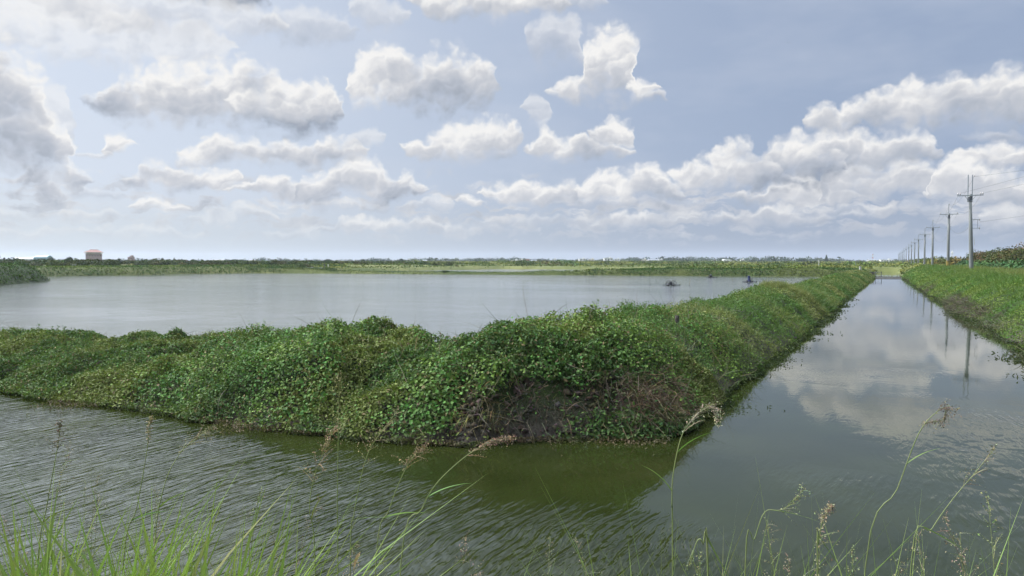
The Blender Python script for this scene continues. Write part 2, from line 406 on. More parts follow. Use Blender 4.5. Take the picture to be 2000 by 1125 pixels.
def right_d(s, t):
    ed = np.interp(s, [-20, 10, 32, 84, 180, 600], [5.2, 4.7, 4.3, 3.6, 2.6, 2.4]) + .7*(vnoise(s*.35, s*0, 51)-.5) + .4*(vnoise(s*1.6, s*0, 52)-.5)
    return t - ed
def right_veg(s, t):
    d = right_d(s, t)
    z = 1.98*(1 - np.clip(1 - d/4.2, 0, 1)**1.7)
    z = z + ((billow(s*.45, t*.45, 61)-.55)*.5 + (fbm2(s*2, t*2, 63)-.5)*.18) * np.clip(d/1.5, 0, 1) * np.clip(1.6-d/6, .35, 1)
    return np.where(d > 0, np.maximum(z, .02), d*.8)
def left_d(s, t):       # headland in the pond at the far left, and land left of the pond
    ang = -(t + 105) - (s - 56.5) * 1.02
    dd = np.minimum(ang * .7, 74 + 1.5*vnoise(t*.2, t*0, 71) - s)
    dd2 = -162 - t + 3*vnoise(s*.05, s*0, 72)
    return dd, dd2
def far_edge(t): return 168 + (t + 9) * .097 + .8*vnoise(t*.12, t*0, 81)
PONDS = [(0, 283, -150, -58), (228, 285, -54, -40), (370, 425, -175, -118), (300, 332, -120, -85)]
def far_veg(s, t):
    d = s - far_edge(t)
    d = np.where(t > 2.6, s - 166, d)
    low = .50 + 1.5*sstep(-118, -200, t) + .95*sstep(-85, -45, t)
    dy = low * (1 - np.clip(1 - d/2.5, 0, 1)**2)
    inland = .75 + .5*fbm2(s*.02, t*.02, 85) + .5*sstep(-150, -220, t) + 2.0*sstep(900, 1600, s)
    z = dy + (inland - dy)*sstep(6, 16, d)
    z = z + (billow(s*.12, t*.12, 87)-.5)*.7*sstep(0, 3, d)*np.where((s < 180) & (t > -140) & (t < -80), .25, 1)
    for a, b, c_, e_ in PONDS:
        if a == 0: a = far_edge(t) + 4.6
        q = np.minimum(np.minimum(s - a, b - s), np.minimum(t - c_, e_ - t))
        z = np.where(q > -1.2, np.minimum(z, -q*.6 + .0), z)
    # canal continues beyond the weir
    cq = np.minimum(t + 2.9, 2.6 - t); cq = np.where(s < 262, cq, -5)
    z = np.where(cq > -2, np.minimum(z, -cq*.7), z)
    return np.where(d > 0, z, d*.8)
def land(s, t):
    s = np.asarray(s, float); t = np.asarray(t, float)
    z = np.maximum(near_veg(s, t) - .22, -1.)
    z = np.maximum(z, right_veg(s, t) - .12)
    dd, dd2 = left_d(s, t)
    zl = 2.65*(1-np.clip(1-dd/4.5, 0, 1)**2) + .3*(billow(s*.2, t*.2, 91)-.5)
    z = np.maximum(z, np.where(dd > 0, zl, dd*.8))
    zl2 = 1.9*(1-np.clip(1-dd2/6, 0, 1)**1.8)
    z = np.maximum(z, np.where(dd2 > 0, zl2, dd2*.8))
    z = np.maximum(z, far_veg(s, t))
    own = 1.6 * sstep(4.5, .9, s + .12*np.abs(t)*(t < 0) + .3*(vnoise(t*.7, s*.7, 95)-.5))
    z = np.maximum(z, np.where(own > .02, own, -1.1))
    return np.maximum(z, -1.1)

def growing(vals):
    out = []
    for a, b, st in vals: out += list(np.arange(a, b, st))
    return np.array(out)
Sg = np.concatenate([growing([(-60, -6, 4), (-6, 8, .5), (8, 18, .16), (18, 60, .5), (60, 180, 1.2), (180, 300, 2.5), (300, 700, 8)]), 700 * 1.09 ** np.arange(0, 17)])
Tg = growing([(-240, -120, 3), (-120, -40, 1.5), (-40, -14, .35), (-14, -2, .16), (-2, 4, .5), (4, 14, .35), (14, 40, 1.5), (40, 250, 8)])
Tg = np.concatenate([-(240 * 1.13 ** np.arange(20, 0, -1)), Tg, 250 * 1.13 ** np.arange(0, 20)])
SS, TT = np.meshgrid(Sg, Tg, indexing='ij')
ZZ = land(SS, TT)
XX, YY = st2xy(SS, TT)
ns, ntt = SS.shape
idx = np.arange(ns*ntt).reshape(ns, ntt)
q = np.stack([idx[:-1, :-1], idx[1:, :-1], idx[1:, 1:], idx[:-1, 1:]], -1).reshape(-1, 4)[:, ::-1]
def ground_mat(n, b, m):
    g = n.n.new('ShaderNodeNewGeometry'); p = g.outputs['Position']
    z = n.sep(p)[2]
    f1 = n.noise(p, .9, 5, .6); f2 = n.noise(p, .03, 4, .6)
    mud = n.mix(n.mr(n.noise(p, 5., 5, .65), .3, .7), c4(.045, .038, .032), c4(.12, .10, .082))
    gr = n.mix(n.mr(f1, .35, .65), c4(.018, .030, .010), c4(.045, .065, .02))
    far = n.mix(n.mr(f2, .35, .65), c4(.07, .095, .022), c4(.15, .16, .05))
    y = n.sep(p)[1]
    gr = n.mix(n.mr(y, 120, 200), gr, far)
    n.l.new(n.mix(n.math('MAXIMUM', n.mr(z, .05, .75), n.mr(y, 30, 60)), mud, gr), b.inputs['Base Color'])
    bp = n.n.new('ShaderNodeBump'); bp.inputs['Distance'].default_value = .16; bp.inputs['Strength'].default_value = 1.
    n.l.new(n.noise(p, 5.5, 6, .7), bp.inputs['Height']); n.l.new(bp.outputs[0], b.inputs['Normal'])
M['ground'] = mat('ground', rough=.85, spec=.2, fn=ground_mat)
g = np_mesh('ground', np.stack([XX, YY, ZZ], -1), q, 4, M['ground'], smooth=True); tag(g, kind='structure')

# ------------------------------------------------------------------ water
def water_mat(kind):
    def fn(n, b, m):
        p = n.n.new('ShaderNodeNewGeometry').outputs['Position']
        rot = n.n.new('ShaderNodeVectorRotate'); rot.rotation_type = 'Z_AXIS'; rot.inputs['Angle'].default_value = YAW
        n.l.new(p, rot.inputs['Vector']); v = rot.outputs[0]           # x = across (t), y = along (s)
        t_, s_, _ = n.sep(v)
        b.inputs['IOR'].default_value = 1.33; b.inputs['Specular IOR Level'].default_value = .5
        if kind == 'canal':
            warp = n.vec('SCALE', n.vec('SUBTRACT', n.noise(v, .45, 2, .5, out='Color'), (.5, .5, .5)), scale=.7)
            vv = n.vec('ADD', v, warp)
            r1 = n.noise(n.vec('MULTIPLY', vv, (10.5, 1.5, 1)), 1., 2, .5)
            r2 = n.noise(n.vec('MULTIPLY', vv, (20., 4., 1)), 1., 2, .5)
            big = n.noise(v, .16, 2, .5); med = n.noise(v, .6, 2, .5)
            near = n.mr(n.math('MULTIPLY_ADD', big, 1.6, s_), 10.2, 8.6, 0, 1, True)     # open to the wind
            left = n.mr(t_, -5., -10., 0, .9, True)
            near = n.math('MAXIMUM', near, n.math('MULTIPLY', left, n.mr(s_, 10.6, 9.4)))
            rt = n.math('MULTIPLY', n.mr(t_, -3.0, -1.0, 1, .42, True), n.mr(n.noise(n.vec('MULTIPLY', v, (.8, .45, 1)), 1., 3, .6), .3, .68, .35, 1.25))
            patch = n.math('MULTIPLY', n.mr(big, .5, .64, .0, .34), n.mr(s_, 12, 28, 1, .08))
            amp = n.math('MAXIMUM', n.math('MULTIPLY', near, rt), n.math('MULTIPLY', patch, n.mr(t_, -3.2, -1.5)))
            rp = n.math('MULTIPLY', n.math('MULTIPLY', n.mr(t_, -.5, 2., 0, 1, True), n.mr(s_, 18, 13.5, 0, 1, True)), n.mr(n.noise(n.vec('MULTIPLY', v, (.7, .4, 1)), 1.3, 3, .6), .38, .66, .04, .62))
            amp = n.math('MAXIMUM', amp, rp)
            amp = n.math('ADD', amp, n.mr(s_, 11, 22, .035, .008))
            h = n.math('MULTIPLY', n.math('MULTIPLY_ADD', r2, .42, r1), amp)
            fine = n.noise(n.vec('MULTIPLY', v, (1.2, 4.5, 1)), 1., 3, .5)
            h = n.math('MULTIPLY_ADD', fine, n.mr(s_, 10, 60, .010, .018), h)
            dist = .058
            col = n.mix(n.mr(med, .35, .65), c4(.013, .018, .004), c4(.019, .025, .006))
            b.inputs['Roughness'].default_value = .03
        else:
            vv = n.vec('ADD', v, n.vec('SCALE', n.vec('SUBTRACT', n.noise(v, .3, 2, .5, out='Color'), (.5, .5, .5)), scale=1.5))
            r1 = n.noise(n.vec('MULTIPLY', vv, (1.6, 2.6, 1)), 1., 4, .6)
            h = n.math('MULTIPLY', r1, n.mr(n.noise(n.vec('MULTIPLY', v, (.5, 1., 1)), .05, 4, .55), .35, .65, .3, 1.35))
            dist = .085
            col = n.mix(n.mr(n.noise(v, .02, 3, .5), .35, .65), c4(.085, .098, .092), c4(.115, .122, .11))
            b.inputs['Roughness'].default_value = .07
        n.l.new(col, b.inputs['Base Color'])
        bp = n.n.new('ShaderNodeBump'); bp.inputs['Distance'].default_value = dist; bp.inputs['Strength'].default_value = 1.
        n.l.new(h, bp.inputs['Height']); n.l.new(bp.outputs[0], b.inputs['Normal'])
    return fn
M['canalwater'] = mat('canal_water', fn=water_mat('canal')); M['pondwater'] = mat('pond_water', fn=water_mat('pond'))
def poly(name, pts, z, m):
    mb = MB(); mb.quad(*[(*st2xy(s, t), z) for s, t in reversed(pts)]); o = mb.build(name, m); tag(o, kind='structure'); return o
poly('canal_water', [(-8, -320), (-8, 40), (320, 40), (320, -5.5), (14, -5.5), (14, -320)], 0., M['canalwater'])
poly('pond_water', [(14, -420), (14, -5.5), (600, -5.5), (600, -420)], 0., M['pondwater'])

# ------------------------------------------------------------------ foliage builders
def norm(v): return v / np.maximum(np.linalg.norm(v, axis=-1, keepdims=True), 1e-9)
def leaves(name, P_, N_, size, aspect, col, material, spread=.6, up=None, parent=None):
    """folded six-point leaves at points P_, facing roughly along N_"""
    n = len(P_); nrm = norm(N_ + spread * rng.normal(size=(n, 3)))
    a = norm(np.cross(nrm, rng.normal(size=(n, 3)))); b = np.cross(nrm, a)
    L = (size * .5)[:, None]; Wd = (size * .5 / aspect)[:, None]
    fold = (.22 * size)[:, None]
    v = np.stack([P_ - a*L, P_ - a*L*.35 + b*Wd + nrm*fold*.5, P_ + a*L*.35 + b*Wd*.85 + nrm*fold*.4, P_ + a*L - nrm*fold*.3,
                  P_ + a*L*.35 - b*Wd*.85 + nrm*fold*.4, P_ - a*L*.35 - b*Wd + nrm*fold*.5], 1)
    base = (np.arange(n) * 6)[:, None]
    f = np.concatenate([base + np.array([0, 1, 2, 3]), base + np.array([0, 3, 4, 5])], 1).reshape(-1)
    c_ = np.repeat(col, 6, 0)
    return np_mesh(name, v.reshape(-1, 3), f, 4, material, parent, c_)
def blades(name, P_, D_, length, width, bend, col, material, seg=3, parent=None, tipcol=None):
    """tapered bent ribbons from P_ along D_, curving by bend (vector) per length"""
    n = len(P_); side = norm(np.cross(D_, rng.normal(size=(n, 3))))
    rows = []
    for k in range(seg + 1):
        u = k / seg
        c_ = P_ + D_ * (length*u)[:, None] + bend * (length*u*u)[:, None]
        w = (width * (1 - u**1.6) * .5 * (0.75 + .9*u*(1-u)))[:, None] + 1e-4
        rows += [c_ - side*w, c_ + side*w]
    v = np.stack(rows, 1); m = 2*(seg+1)
    base = (np.arange(n) * m)[:, None]; fs = []
    for k in range(seg): fs.append(base + np.array([2*k, 2*k+1, 2*k+3, 2*k+2]))
    f = np.concatenate(fs, 1).reshape(-1)
    cc = np.repeat(col[:, None, :], m, 1)
    if tipcol is not None:
        u = (np.arange(m)//2/seg)[None, :, None]; cc = cc*(1-u**2*.7) + tipcol*(u**2*.7)
    return np_mesh(name, v.reshape(-1, 3), f, 4, material, parent, cc.reshape(-1, 3))
def surf(fn, s, t, e=.06):
    z = fn(s, t); zs = (fn(s+e, t) - z)/e; ztt = (fn(s, t+e) - z)/e
    zs = np.clip(zs, -4, 4); ztt = np.clip(ztt, -4, 4)
    x, y = st2xy(s, t)
    nx, ny = -(SU*zs + CU*ztt), -(CU*zs - SU*ztt)
    N = norm(np.stack([nx, ny, np.ones_like(nx)], -1)); area = np.sqrt(1 + zs**2 + ztt**2)
    return np.stack([x, y, z], -1), N, area
def scatter(fn, n, srange, trange, keep, amax=3.5, power=None):
    """n candidate points over a surface, thinned to even density per area and by keep(s,t,z,N)"""
    u = rng.random(n); s = srange[0] + (srange[1]-srange[0]) * (u if power is None else u**power)
    t = rng.uniform(*trange, n)
    P_, N_, A = surf(fn, s, t)
    ok = (P_[:, 2] > .015) & (rng.random(n) < np.clip(A/amax, 0, 1) * keep(s, t, P_[:, 2], N_))
    return s[ok], t[ok], P_[ok], N_[ok]
def tints(n, base, var=.25, s=None, t=None, hue=None, scale=.7, seed=0):
    c_ = np.tile(np.array(base, float), (n, 1)) * (1 + var * rng.normal(size=(n, 1)).clip(-2, 2) * .6)
    c_ *= 1 + .12 * rng.normal(size=(n, 3)).clip(-2, 2)
    if hue is not None and s is not None:
        k = sstep(.45, .62, fbm2(s*scale, t*scale, 200+seed))[:, None]; c_ = c_*(1-k) + np.array(hue) * k * (1 + var*.5*rng.normal(size=(n, 1)).clip(-2, 2))
    return np.clip(c_, .003, .9)

# plant zones on the near dykes: 0..1 masks
def z_mud(s, t, z):     # bare eroded face near the corner
    return sstep(-7.2, -6.6, t) * sstep(-3.3, -3.9, t) * sstep(1.05, .8, z + .5*(fbm2(t*1.1, s*.9, 103)-.5)) * sstep(14.3, 13.7, s)
def z_grass(s, t): return np.clip(sstep(.5, .6, fbm2(s*.30, t*.33, 105)) * .8 + sstep(40, 60, s) + sstep(-18, -22, t)*.6, 0, 1)
nf = near_veg
# 1 broad leaved creeper
s_, t_, P_, N_ = scatter(nf, 420000, (10, 24), (-18, -3), lambda s, t, z, N: (.10 + .90*z_vine(s, t)) * (1-z_mud(s, t, z)) * sstep(.1, .3, z))
n = len(P_); P_ = P_ + N_ * rng.uniform(-.16, .16, n)[:, None]; P_[:, 2] = np.maximum(P_[:, 2], .02)
def mixsize(s, t, sd): return .62 + .85*fbm2(s*1.1, t*1.1, sd)
def dead(c_, frac, col=(.22, .165, .08)):
    k = rng.random(len(c_)) < frac; c_[k] = np.array(col)*rng.uniform(.5, 1.2, (k.sum(), 1)); return c_
o = leaves('creeper_leaves', P_, N_ + np.array([0, -.1, .35]), rng.uniform(.03, .068, n)*mixsize(s_, t_, 401), 1.15, dead(tints(n, (.074, .172, .032), .42, s_, t_, (.145, .235, .04), 1.1), .03), M['leaf'], .5)
tag(o, 'round leaved bright green creeper sprawling over the mounds of the near bank', 'creeper', kind='stuff'); print('creeper', n)
# 2 small leaved weeds everywhere
s_, t_, P_, N_ = scatter(nf, 1700000, (9.9, 17.2), (-42, -2.6), lambda s, t, z, N: (1 - .7*z_vine(s, t)) * (1-.93*z_mud(s, t, z)*(1-.9*sstep(-5.4, -5.0, t)*sstep(.55, .3, z))) * (.4+.6*sstep(-30, -20, t)))
n = len(P_); P_ = P_ + N_ * rng.uniform(-.08, .10, n)[:, None]; P_[:, 2] = np.maximum(P_[:, 2], .01)
o = leaves('small_leaf_weeds', P_, N_ + np.array([0, 0, .2]), rng.uniform(.045, .095, n)*mixsize(s_, t_, 403), 2.3, dead(tints(n, (.078, .142, .040), .45, s_, t_, (.155, .19, .05), .9, 3), .06), M['leaf'], .8)
tag(o, 'dense small leaved dark green weeds covering the near bank down to the water', 'weeds', kind='stuff'); print('weeds', n)
# 3 grass blades
s_, t_, P_, N_ = scatter(nf, 620000, (10, 60), (-42, -2.8), lambda s, t, z, N: np.maximum(z_grass(s, t), .25) * (1-.9*z_mud(s, t, z)) * (1-.7*z_vine(s, t)) * np.where((s > 18) & (t < -9), 0, 1), power=1.3)
n = len(P_); D_ = norm(N_*.6 + np.array([0, 0, .7]) + .45*rng.normal(size=(n, 3)))
far = np.clip(s_/18, 1, 3)
o = blades('bank_grass', P_ - D_*.05, D_, rng.uniform(.12, .30, n)*np.sqrt(far), .009*far, norm(rng.normal(size=(n, 3))+np.array([0, 0, -.8]))*.35, tints(n, (.10, .18, .045), .3, s_, t_, (.20, .23, .06), .35, 7), M['grass'])
tag(o, 'fine mid green grass blades growing over the near bank and beside the canal', 'grass', kind='stuff'); print('grass', n)
# 4 the long dyke beside the canal, farther off
s_, t_, P_, N_ = scatter(nf, 420000, (20, 168), (-8.6, -2.2), lambda s, t, z, N: 1., power=1.35)
n = len(P_); sz = np.interp(s_, [20, 60, 168], [.07, .13, .26]) * rng.uniform(.6, 1.2, n)
P_ = P_ + N_ * (rng.uniform(-.5, .7, n)*sz*1.6)[:, None]; P_[:, 2] = np.maximum(P_[:, 2], .02)
o = leaves('dyke_weeds', P_, N_ + np.array([0, 0, .4]), sz, 2.2, tints(n, (.08, .155, .032), .4, s_, t_, (.19, .215, .065), .2, 9), M['leaf'], .7)
tag(o, 'green weeds and pale grass covering the long narrow dyke between pond and canal', 'weeds', kind='stuff'); print('dyke', n)
s_, t_, P_, N_ = scatter(nf, 230000, (45, 168), (-8.6, -2.2), lambda s, t, z, N: sstep(.4, .6, fbm2(s*.1, t*.3, 131)), power=1.2)
n = len(P_); D_ = norm(N_*.5 + np.array([0, 0, .7]) + .4*rng.normal(size=(n, 3)))
o = blades('dyke_grass', P_, D_, rng.uniform(.16, .40, n), np.interp(s_, [40, 160], [.02, .06]), norm(rng.normal(size=(n, 3))+np.array([0, 0, -.5]))*.35, tints(n, (.07, .135, .03), .25, s_, t_, (.20, .21, .07), .16, 10), M['grass'], 2)
tag(o, 'soft tufted grass on the far half of the dyke along the canal', 'grass', kind='stuff')
# 5 dry stems hanging over the bare mud
def dry(nm, n, ss, tt, lab, mask, L=(.2, .6), colr=(.12, .098, .068)):
    s = rng.uniform(*ss, n); t = rng.uniform(*tt, n)
    P_, N_, A = surf(nf, s, t); ok = (P_[:, 2] > .05) & (rng.random(n) < mask(s, t, P_[:, 2])); P_ = P_[ok]; N_ = N_[ok]; n = len(P_)
    P_ = P_ + N_*rng.uniform(-.02, .12, n)[:, None]
    D_ = norm(N_*.25 + 1.1*rng.normal(size=(n, 3)) + np.array([0, -.1, -.3]))
    o = blades(nm, P_, D_, rng.uniform(*L, n), rng.uniform(.006, .013, n), norm(rng.normal(size=(n, 3))*.5+np.array([0, 0, -1]))*.45, tints(n, colr, .4), M['dry'], 5)
    tag(o, lab, 'dry stems', kind='stuff'); return o
dry('dry_roots', 9500, (10.6, 14.6), (-7.4, -3.1), 'tangle of dry brown roots and dead stems hanging over the bare muddy bank corner', lambda s, t, z: sstep(1.25, .95, z)*sstep(.1, .4, z)*sstep(-7, -5.8, t)*(.25+.75*sstep(.42, .6, fbm2(t*1.3, s*1.3, 141))))
dry('grey_brush', 2300, (13.0, 15.0), (-4.3, -2.9), 'heap of grey brown dead brush at the right end of the muddy bank', lambda s, t, z: sstep(1.1, .7, z)*sstep(.15, .4, z), (.2, .55), (.14, .105, .065))
dry('yellow_stems', 500, (10.6, 12.6), (-6.9, -6.1), 'small patch of yellowing stems over the mud of the near bank', lambda s, t, z: sstep(1.1, .8, z)*sstep(.15, .4, z), (.12, .35), (.21, .18, .07))
s = rng.uniform(10, 26, 60000); t = rng.uniform(-40, -2.9, 60000)
P_, N_, A = surf(nf, s, t); ok = (P_[:, 2] > .05) & (rng.random(60000) < .06*(1+2*(t > -9))*A); P_ = P_[ok]; N_ = N_[ok]; n = len(P_)
D_ = norm(N_*.3 + .8*rng.normal(size=(n, 3)))
o = blades('pale_runners', P_ + N_*.06, D_, rng.uniform(.25, .8, n), rng.uniform(.006, .011, n), norm(rng.normal(size=(n, 3)))*.4, tints(n, (.17, .17, .09), .3), M['dry'], 5)
tag(o, 'thin pale runners and twigs threading through the green near bank', 'stems', kind='stuff')
# taller mixed weeds: upright leafy stalks in clumps that break the surface of the cover
n = 5200; s = rng.uniform(10.6, 23, n); t = np.where(s > 17, rng.uniform(-7.6, -3.6, n), rng.uniform(-36, -3.6, n))
P_, N_, A = surf(nf, s, t); ok = (P_[:, 2] > .15) & (rng.random(n) < sstep(.50, .62, fbm2(s*.9, t*.9, 411))*(1-z_mud(s, t, P_[:, 2]))); P_ = P_[ok]; n = len(P_)
D_ = norm(np.array([0, 0, 1.]) + .38*rng.normal(size=(n, 3))); Ls = rng.uniform(.14, .34, n)
o = blades('weed_stalks', P_, D_, Ls, np.full(n, .008), rng.normal(size=(n, 3))*.1, tints(n, (.12, .17, .05), .3), M['grass'], 3)
tag(o, 'thin upright stalks of the taller weeds breaking through the near bank cover', 'weeds', kind='stuff')
k = np.repeat(np.arange(n), 9); u = rng.uniform(.2, 1.05, len(k))
o = leaves('tall_weed_leaves', P_[k] + D_[k]*(Ls[k]*u)[:, None] + .025*rng.normal(size=(len(k), 3)), rng.normal(size=(len(k), 3)) + np.array([0, 0, .8]), rng.uniform(.035, .07, len(k)), 2.2, tints(len(k), (.10, .18, .05), .4), M['leaf'], .5)
tag(o, 'leaves of the taller weeds standing above the near bank cover', 'weeds', kind='stuff')
# clods of earth on the bare face
n = 9000; s = rng.uniform(10.6, 13.8, n); t = rng.uniform(-7.2, -3.3, n); z = land(s, t)
ok = (z > -.02) & (z < .95) & (rng.random(n) < np.clip(z_mud(s, t, z), 0, 1)*.8); s = s[ok]; t = t[ok]; z = z[ok]; n = len(s)
x, y = st2xy(s, t); rr = rng.exponential(.022, n).clip(.01, .085)
o6 = np.array([[1, 0, 0], [0, 1, 0], [-1, 0, 0], [0, -1, 0], [0, 0, .8], [0, 0, -.8]], float)
V = np.stack([x, y, z], -1)[:, None, :] + (o6[None] + .35*rng.normal(size=(n, 6, 3))) * rr[:, None, None]
fc = np.array([[0, 1, 4], [1, 2, 4], [2, 3, 4], [3, 0, 4], [1, 0, 5], [2, 1, 5], [3, 2, 5], [0, 3, 5]])
f = ((np.arange(n)*6)[:, None, None] + fc[None]).reshape(-1)
o = np_mesh('mud_clods', V.reshape(-1, 3), f, 3, M['dry'], None, np.repeat(tints(n, (.085, .07, .055), .4), 6, 0))
tag(o, 'crumbling clods of dark earth on the bare corner of the near bank', 'mud', kind='stuff')
# 6 tangled sprigs on the water line of the near dykes, some floating
def fringe(nm, pts, n, lab, colr, size=.05, out=.5):
    pts = np.array(pts, float); seg = rng.integers(0, len(pts)-1, n); u = rng.random(n)[:, None]
    b_ = pts[seg]*(1-u) + pts[seg+1]*u
    return b_
# sprigs along the canal side
n = 15000; s = 13.5 + 60*rng.random(n)**1.6
clus = sstep(.42, .66, fbm2(s*.8, s*0, 151))
off = rng.exponential(.13, n) * (.2+1.3*clus)
df, _ = dyke_d(s, -3.2 + s*0); t = -3.2 + df + off - .1
x, y = st2xy(s, t); P_ = np.stack([x, y, rng.uniform(.005, .10, n)*np.exp(-off)], -1)
o = leaves('floating_sprigs', P_, np.tile([0, 0, 1.], (n, 1)), rng.uniform(.04, .10, n)*np.clip(s/22, .8, 2.2), 3., tints(n, (.035, .05, .02), .4), M['leaf'], .8)
tag(o, 'dark straggling sprigs trailing onto the canal along the dyke', 'water weed', kind='stuff')
n = 15000; t = rng.uniform(-40, -3.4, n); clus = sstep(.45, .65, fbm2(t*.55, t*0, 153))
off = rng.exponential(.12, n)*(.2+1.6*clus); s = front_edge(t) - off + .06
x, y = st2xy(s, t); P_ = np.stack([x, y, rng.uniform(.004, .10, n)*np.exp(-2*off)], -1)
o = leaves('bank_edge_sprigs', P_, np.tile([0, 0, 1.], (n, 1)), rng.uniform(.03, .07, n), 2.4, tints(n, (.06, .075, .03), .35, s, t, (.12, .09, .05), .8, 12), M['leaf'], .8)
tag(o, 'reddish and green sprigs creeping from the near bank onto the ditch water', 'water weed', kind='stuff')
# 7 upright shoots along the crests
n = 2200; t = np.where(rng.random(n) < .7, rng.uniform(-30, -7, n), rng.uniform(-7.5, -4.5, n)); s = np.where(t < -7.3, rng.uniform(13.6, 16.0, n), 14 + 60*rng.random(n)**1.5)
P_, N_, A = surf(nf, s, t); ok = rng.random(n) < sstep(.4, .6, fbm2(s*.5, t*.5, 161)); P_ = P_[ok]; n = len(P_)
D_ = norm(np.array([0, 0, 1.]) + .25*rng.normal(size=(n, 3)))
o = blades('crest_shoots', P_ - D_*.05, D_, rng.uniform(.12, .34, n), .007+rng.random(n)*.006, rng.normal(size=(n, 3))*.15, tints(n, (.055, .10, .025), .3), M['grass'], 4)
tag(o, 'loose upright shoots sticking out along the crest of the near bank', 'grass', kind='stuff')

# right hand bank
rf = right_veg
s_, t_, P_, N_ = scatter(rf, 900000, (22, 175), (2.0, 15.5), lambda s, t, z, N: sstep(0, .25, z+.15)*np.where(s < 26+t*.2, .2, 1), power=1.55)
n = len(P_); sz = np.interp(s_, [22, 60, 175], [.07, .12, .30]) * rng.uniform(.6, 1.2, n)
P_ = P_ + N_ * (rng.uniform(-.6, .8, n)*sz*1.3)[:, None]; P_[:, 2] = np.maximum(P_[:, 2], .02)
drybase = sstep(.7, .1, P_[:, 2])*sstep(.52, .62, fbm2(s_*.12, t_*.1, 171))
cc = tints(n, (.065, .15, .022), .38, s_, t_, (.14, .20, .035), .4, 14)
cc = cc*(1-drybase[:, None]*.8) + np.array([.09, .075, .05])*drybase[:, None]*.8
o = leaves('right_bank_weeds', P_, N_ + np.array([0, 0, .5]), sz, 2., cc, M['leaf'], .7)
tag(o, 'bright green weeds on the sloping right bank of the canal below the poles', 'weeds', kind='stuff'); print('right', n)
s_, t_, P_, N_ = scatter(rf, 420000, (22, 170), (2.2, 17), lambda s, t, z, N: .25+.75*sstep(1.0, 1.7, z), power=1.5)
n = len(P_); D_ = norm(N_*.4 + np.array([0, 0, .8]) + .4*rng.normal(size=(n, 3)))
yl = np.where(t_ > 8.3, 1, 0)*sstep(.35, .6, fbm2(s_*.1, t_*.3, 173)); cc = tints(n, (.085, .165, .03), .25, s_, t_, (.12, .18, .035), .2, 15)
cc = cc*(1-yl[:, None]) + np.array([.19, .19, .055])*yl[:, None]*(1+.2*rng.normal(size=(n, 1)))
o = blades('right_bank_grass', P_, D_, rng.uniform(.2, .5, n)*np.interp(s_, [20, 160], [.9, 1.5]), np.interp(s_, [20, 160], [.012, .06]), norm(rng.normal(size=(n, 3))+np.array([0, 0, -.5]))*.35, np.clip(cc, .003, 1), M['grass'], 2)
tag(o, 'long bright and yellowish grass on top of the right bank around the poles', 'grass', kind='stuff')
n = 15000; s = 24 + 75*rng.random(n)**1.3; d = rng.uniform(.0, .9, n)
t = 0*s; t = -right_d(s, t) + d
P_, N_, A = surf(rf, s, t); ok = rng.random(n) < (.05+.7*sstep(.52, .6, fbm2(s*.15, s*0, 181))); P_ = P_[ok]; N_ = N_[ok]; n = len(P_)
D_ = norm(N_*.5 + .7*rng.normal(size=(n, 3)) + np.array([-.4, -.2, 0]))
o = blades('bank_foot_stems', P_ + N_*.05, D_, rng.uniform(.3, .8, n), .014+rng.random(n)*.012, norm(rng.normal(size=(n, 3))+np.array([0, 0, -1]))*.4, tints(n, (.12, .105, .075), .4), M['dry'], 4)
tag(o, 'dead grey stems and undercut roots at the foot of the right bank', 'dry stems', kind='stuff')
s = 22 + 150*rng.random(9000)**1.4; t = -right_d(s, 0*s) - rng.exponential(.2, 9000)*sstep(.4, .6, fbm2(s*.3, 0*s, 185))
x, y = st2xy(s, t); P_ = np.stack([x, y, rng.uniform(.005, .08, 9000)], -1)
o = leaves('right_bank_sprigs', P_, np.tile([0, 0, 1.], (9000, 1)), rng.uniform(.06, .16, 9000), 3., tints(9000, (.05, .06, .03), .4), M['leaf'], .8)
tag(o, 'dark sprigs trailing onto the canal from the right bank', 'water weed', kind='stuff')

# land beyond the pond
def far_all(s, t): return land(s, t)
def clump_leaves(nm, n, srange, trange, keep, size, base, hue, lab, cat, power=None, lift=.5, var=.3, hs=.03, seed=0, mat_='far_leaf'):
    s_, t_, P_, N_ = scatter(far_all, n, srange, trange, keep, 1.6, power)
    n = len(P_); sz = size(s_, t_) * rng.uniform(.55, 1.25, n)
    P_ = P_ + np.array([0, 0, 1.]) * (rng.uniform(-.3, 1., n)*sz*lift)[:, None]
    o = leaves(nm, P_, N_ + np.array([0, 0, .5]), sz, 1.7, tints(n, base, var, s_, t_, hue, hs, seed), M[mat_], .7)
    tag(o, lab, cat, kind='stuff'); print(nm, n); return o
clump_leaves('pond_edge_weeds', 190000, (148, 178), (-180, -3), lambda s, t, z, N: (s > far_edge(t)-.5)*1., lambda s, t: .34 - .10*((t > -150) & (t < -70)), (.042, .085, .020), (.10, .13, .03),
             'low dark green weeds on the dyke along the far side of the pond', 'weeds', None, .9, .35, .12, 20)
def left_mask(s, t):
    dd, dd2 = left_d(s, t); return ((dd > 0) | (dd2 > 0))*1.
clump_leaves('left_bank_weeds', 300000, (30, 200), (-215, -95), lambda s, t, z, N: left_mask(s, t)*np.where(s < 80, 1, np.where(t > -185, 1, 0)), lambda s, t: np.interp(s, [30, 90, 170], [.28, .36, .45]), (.045, .095, .020), (.11, .155, .03),
             'bright green weeds and grass on the headland and bank left of the pond', 'weeds', None, .7, .3, .1, 21)
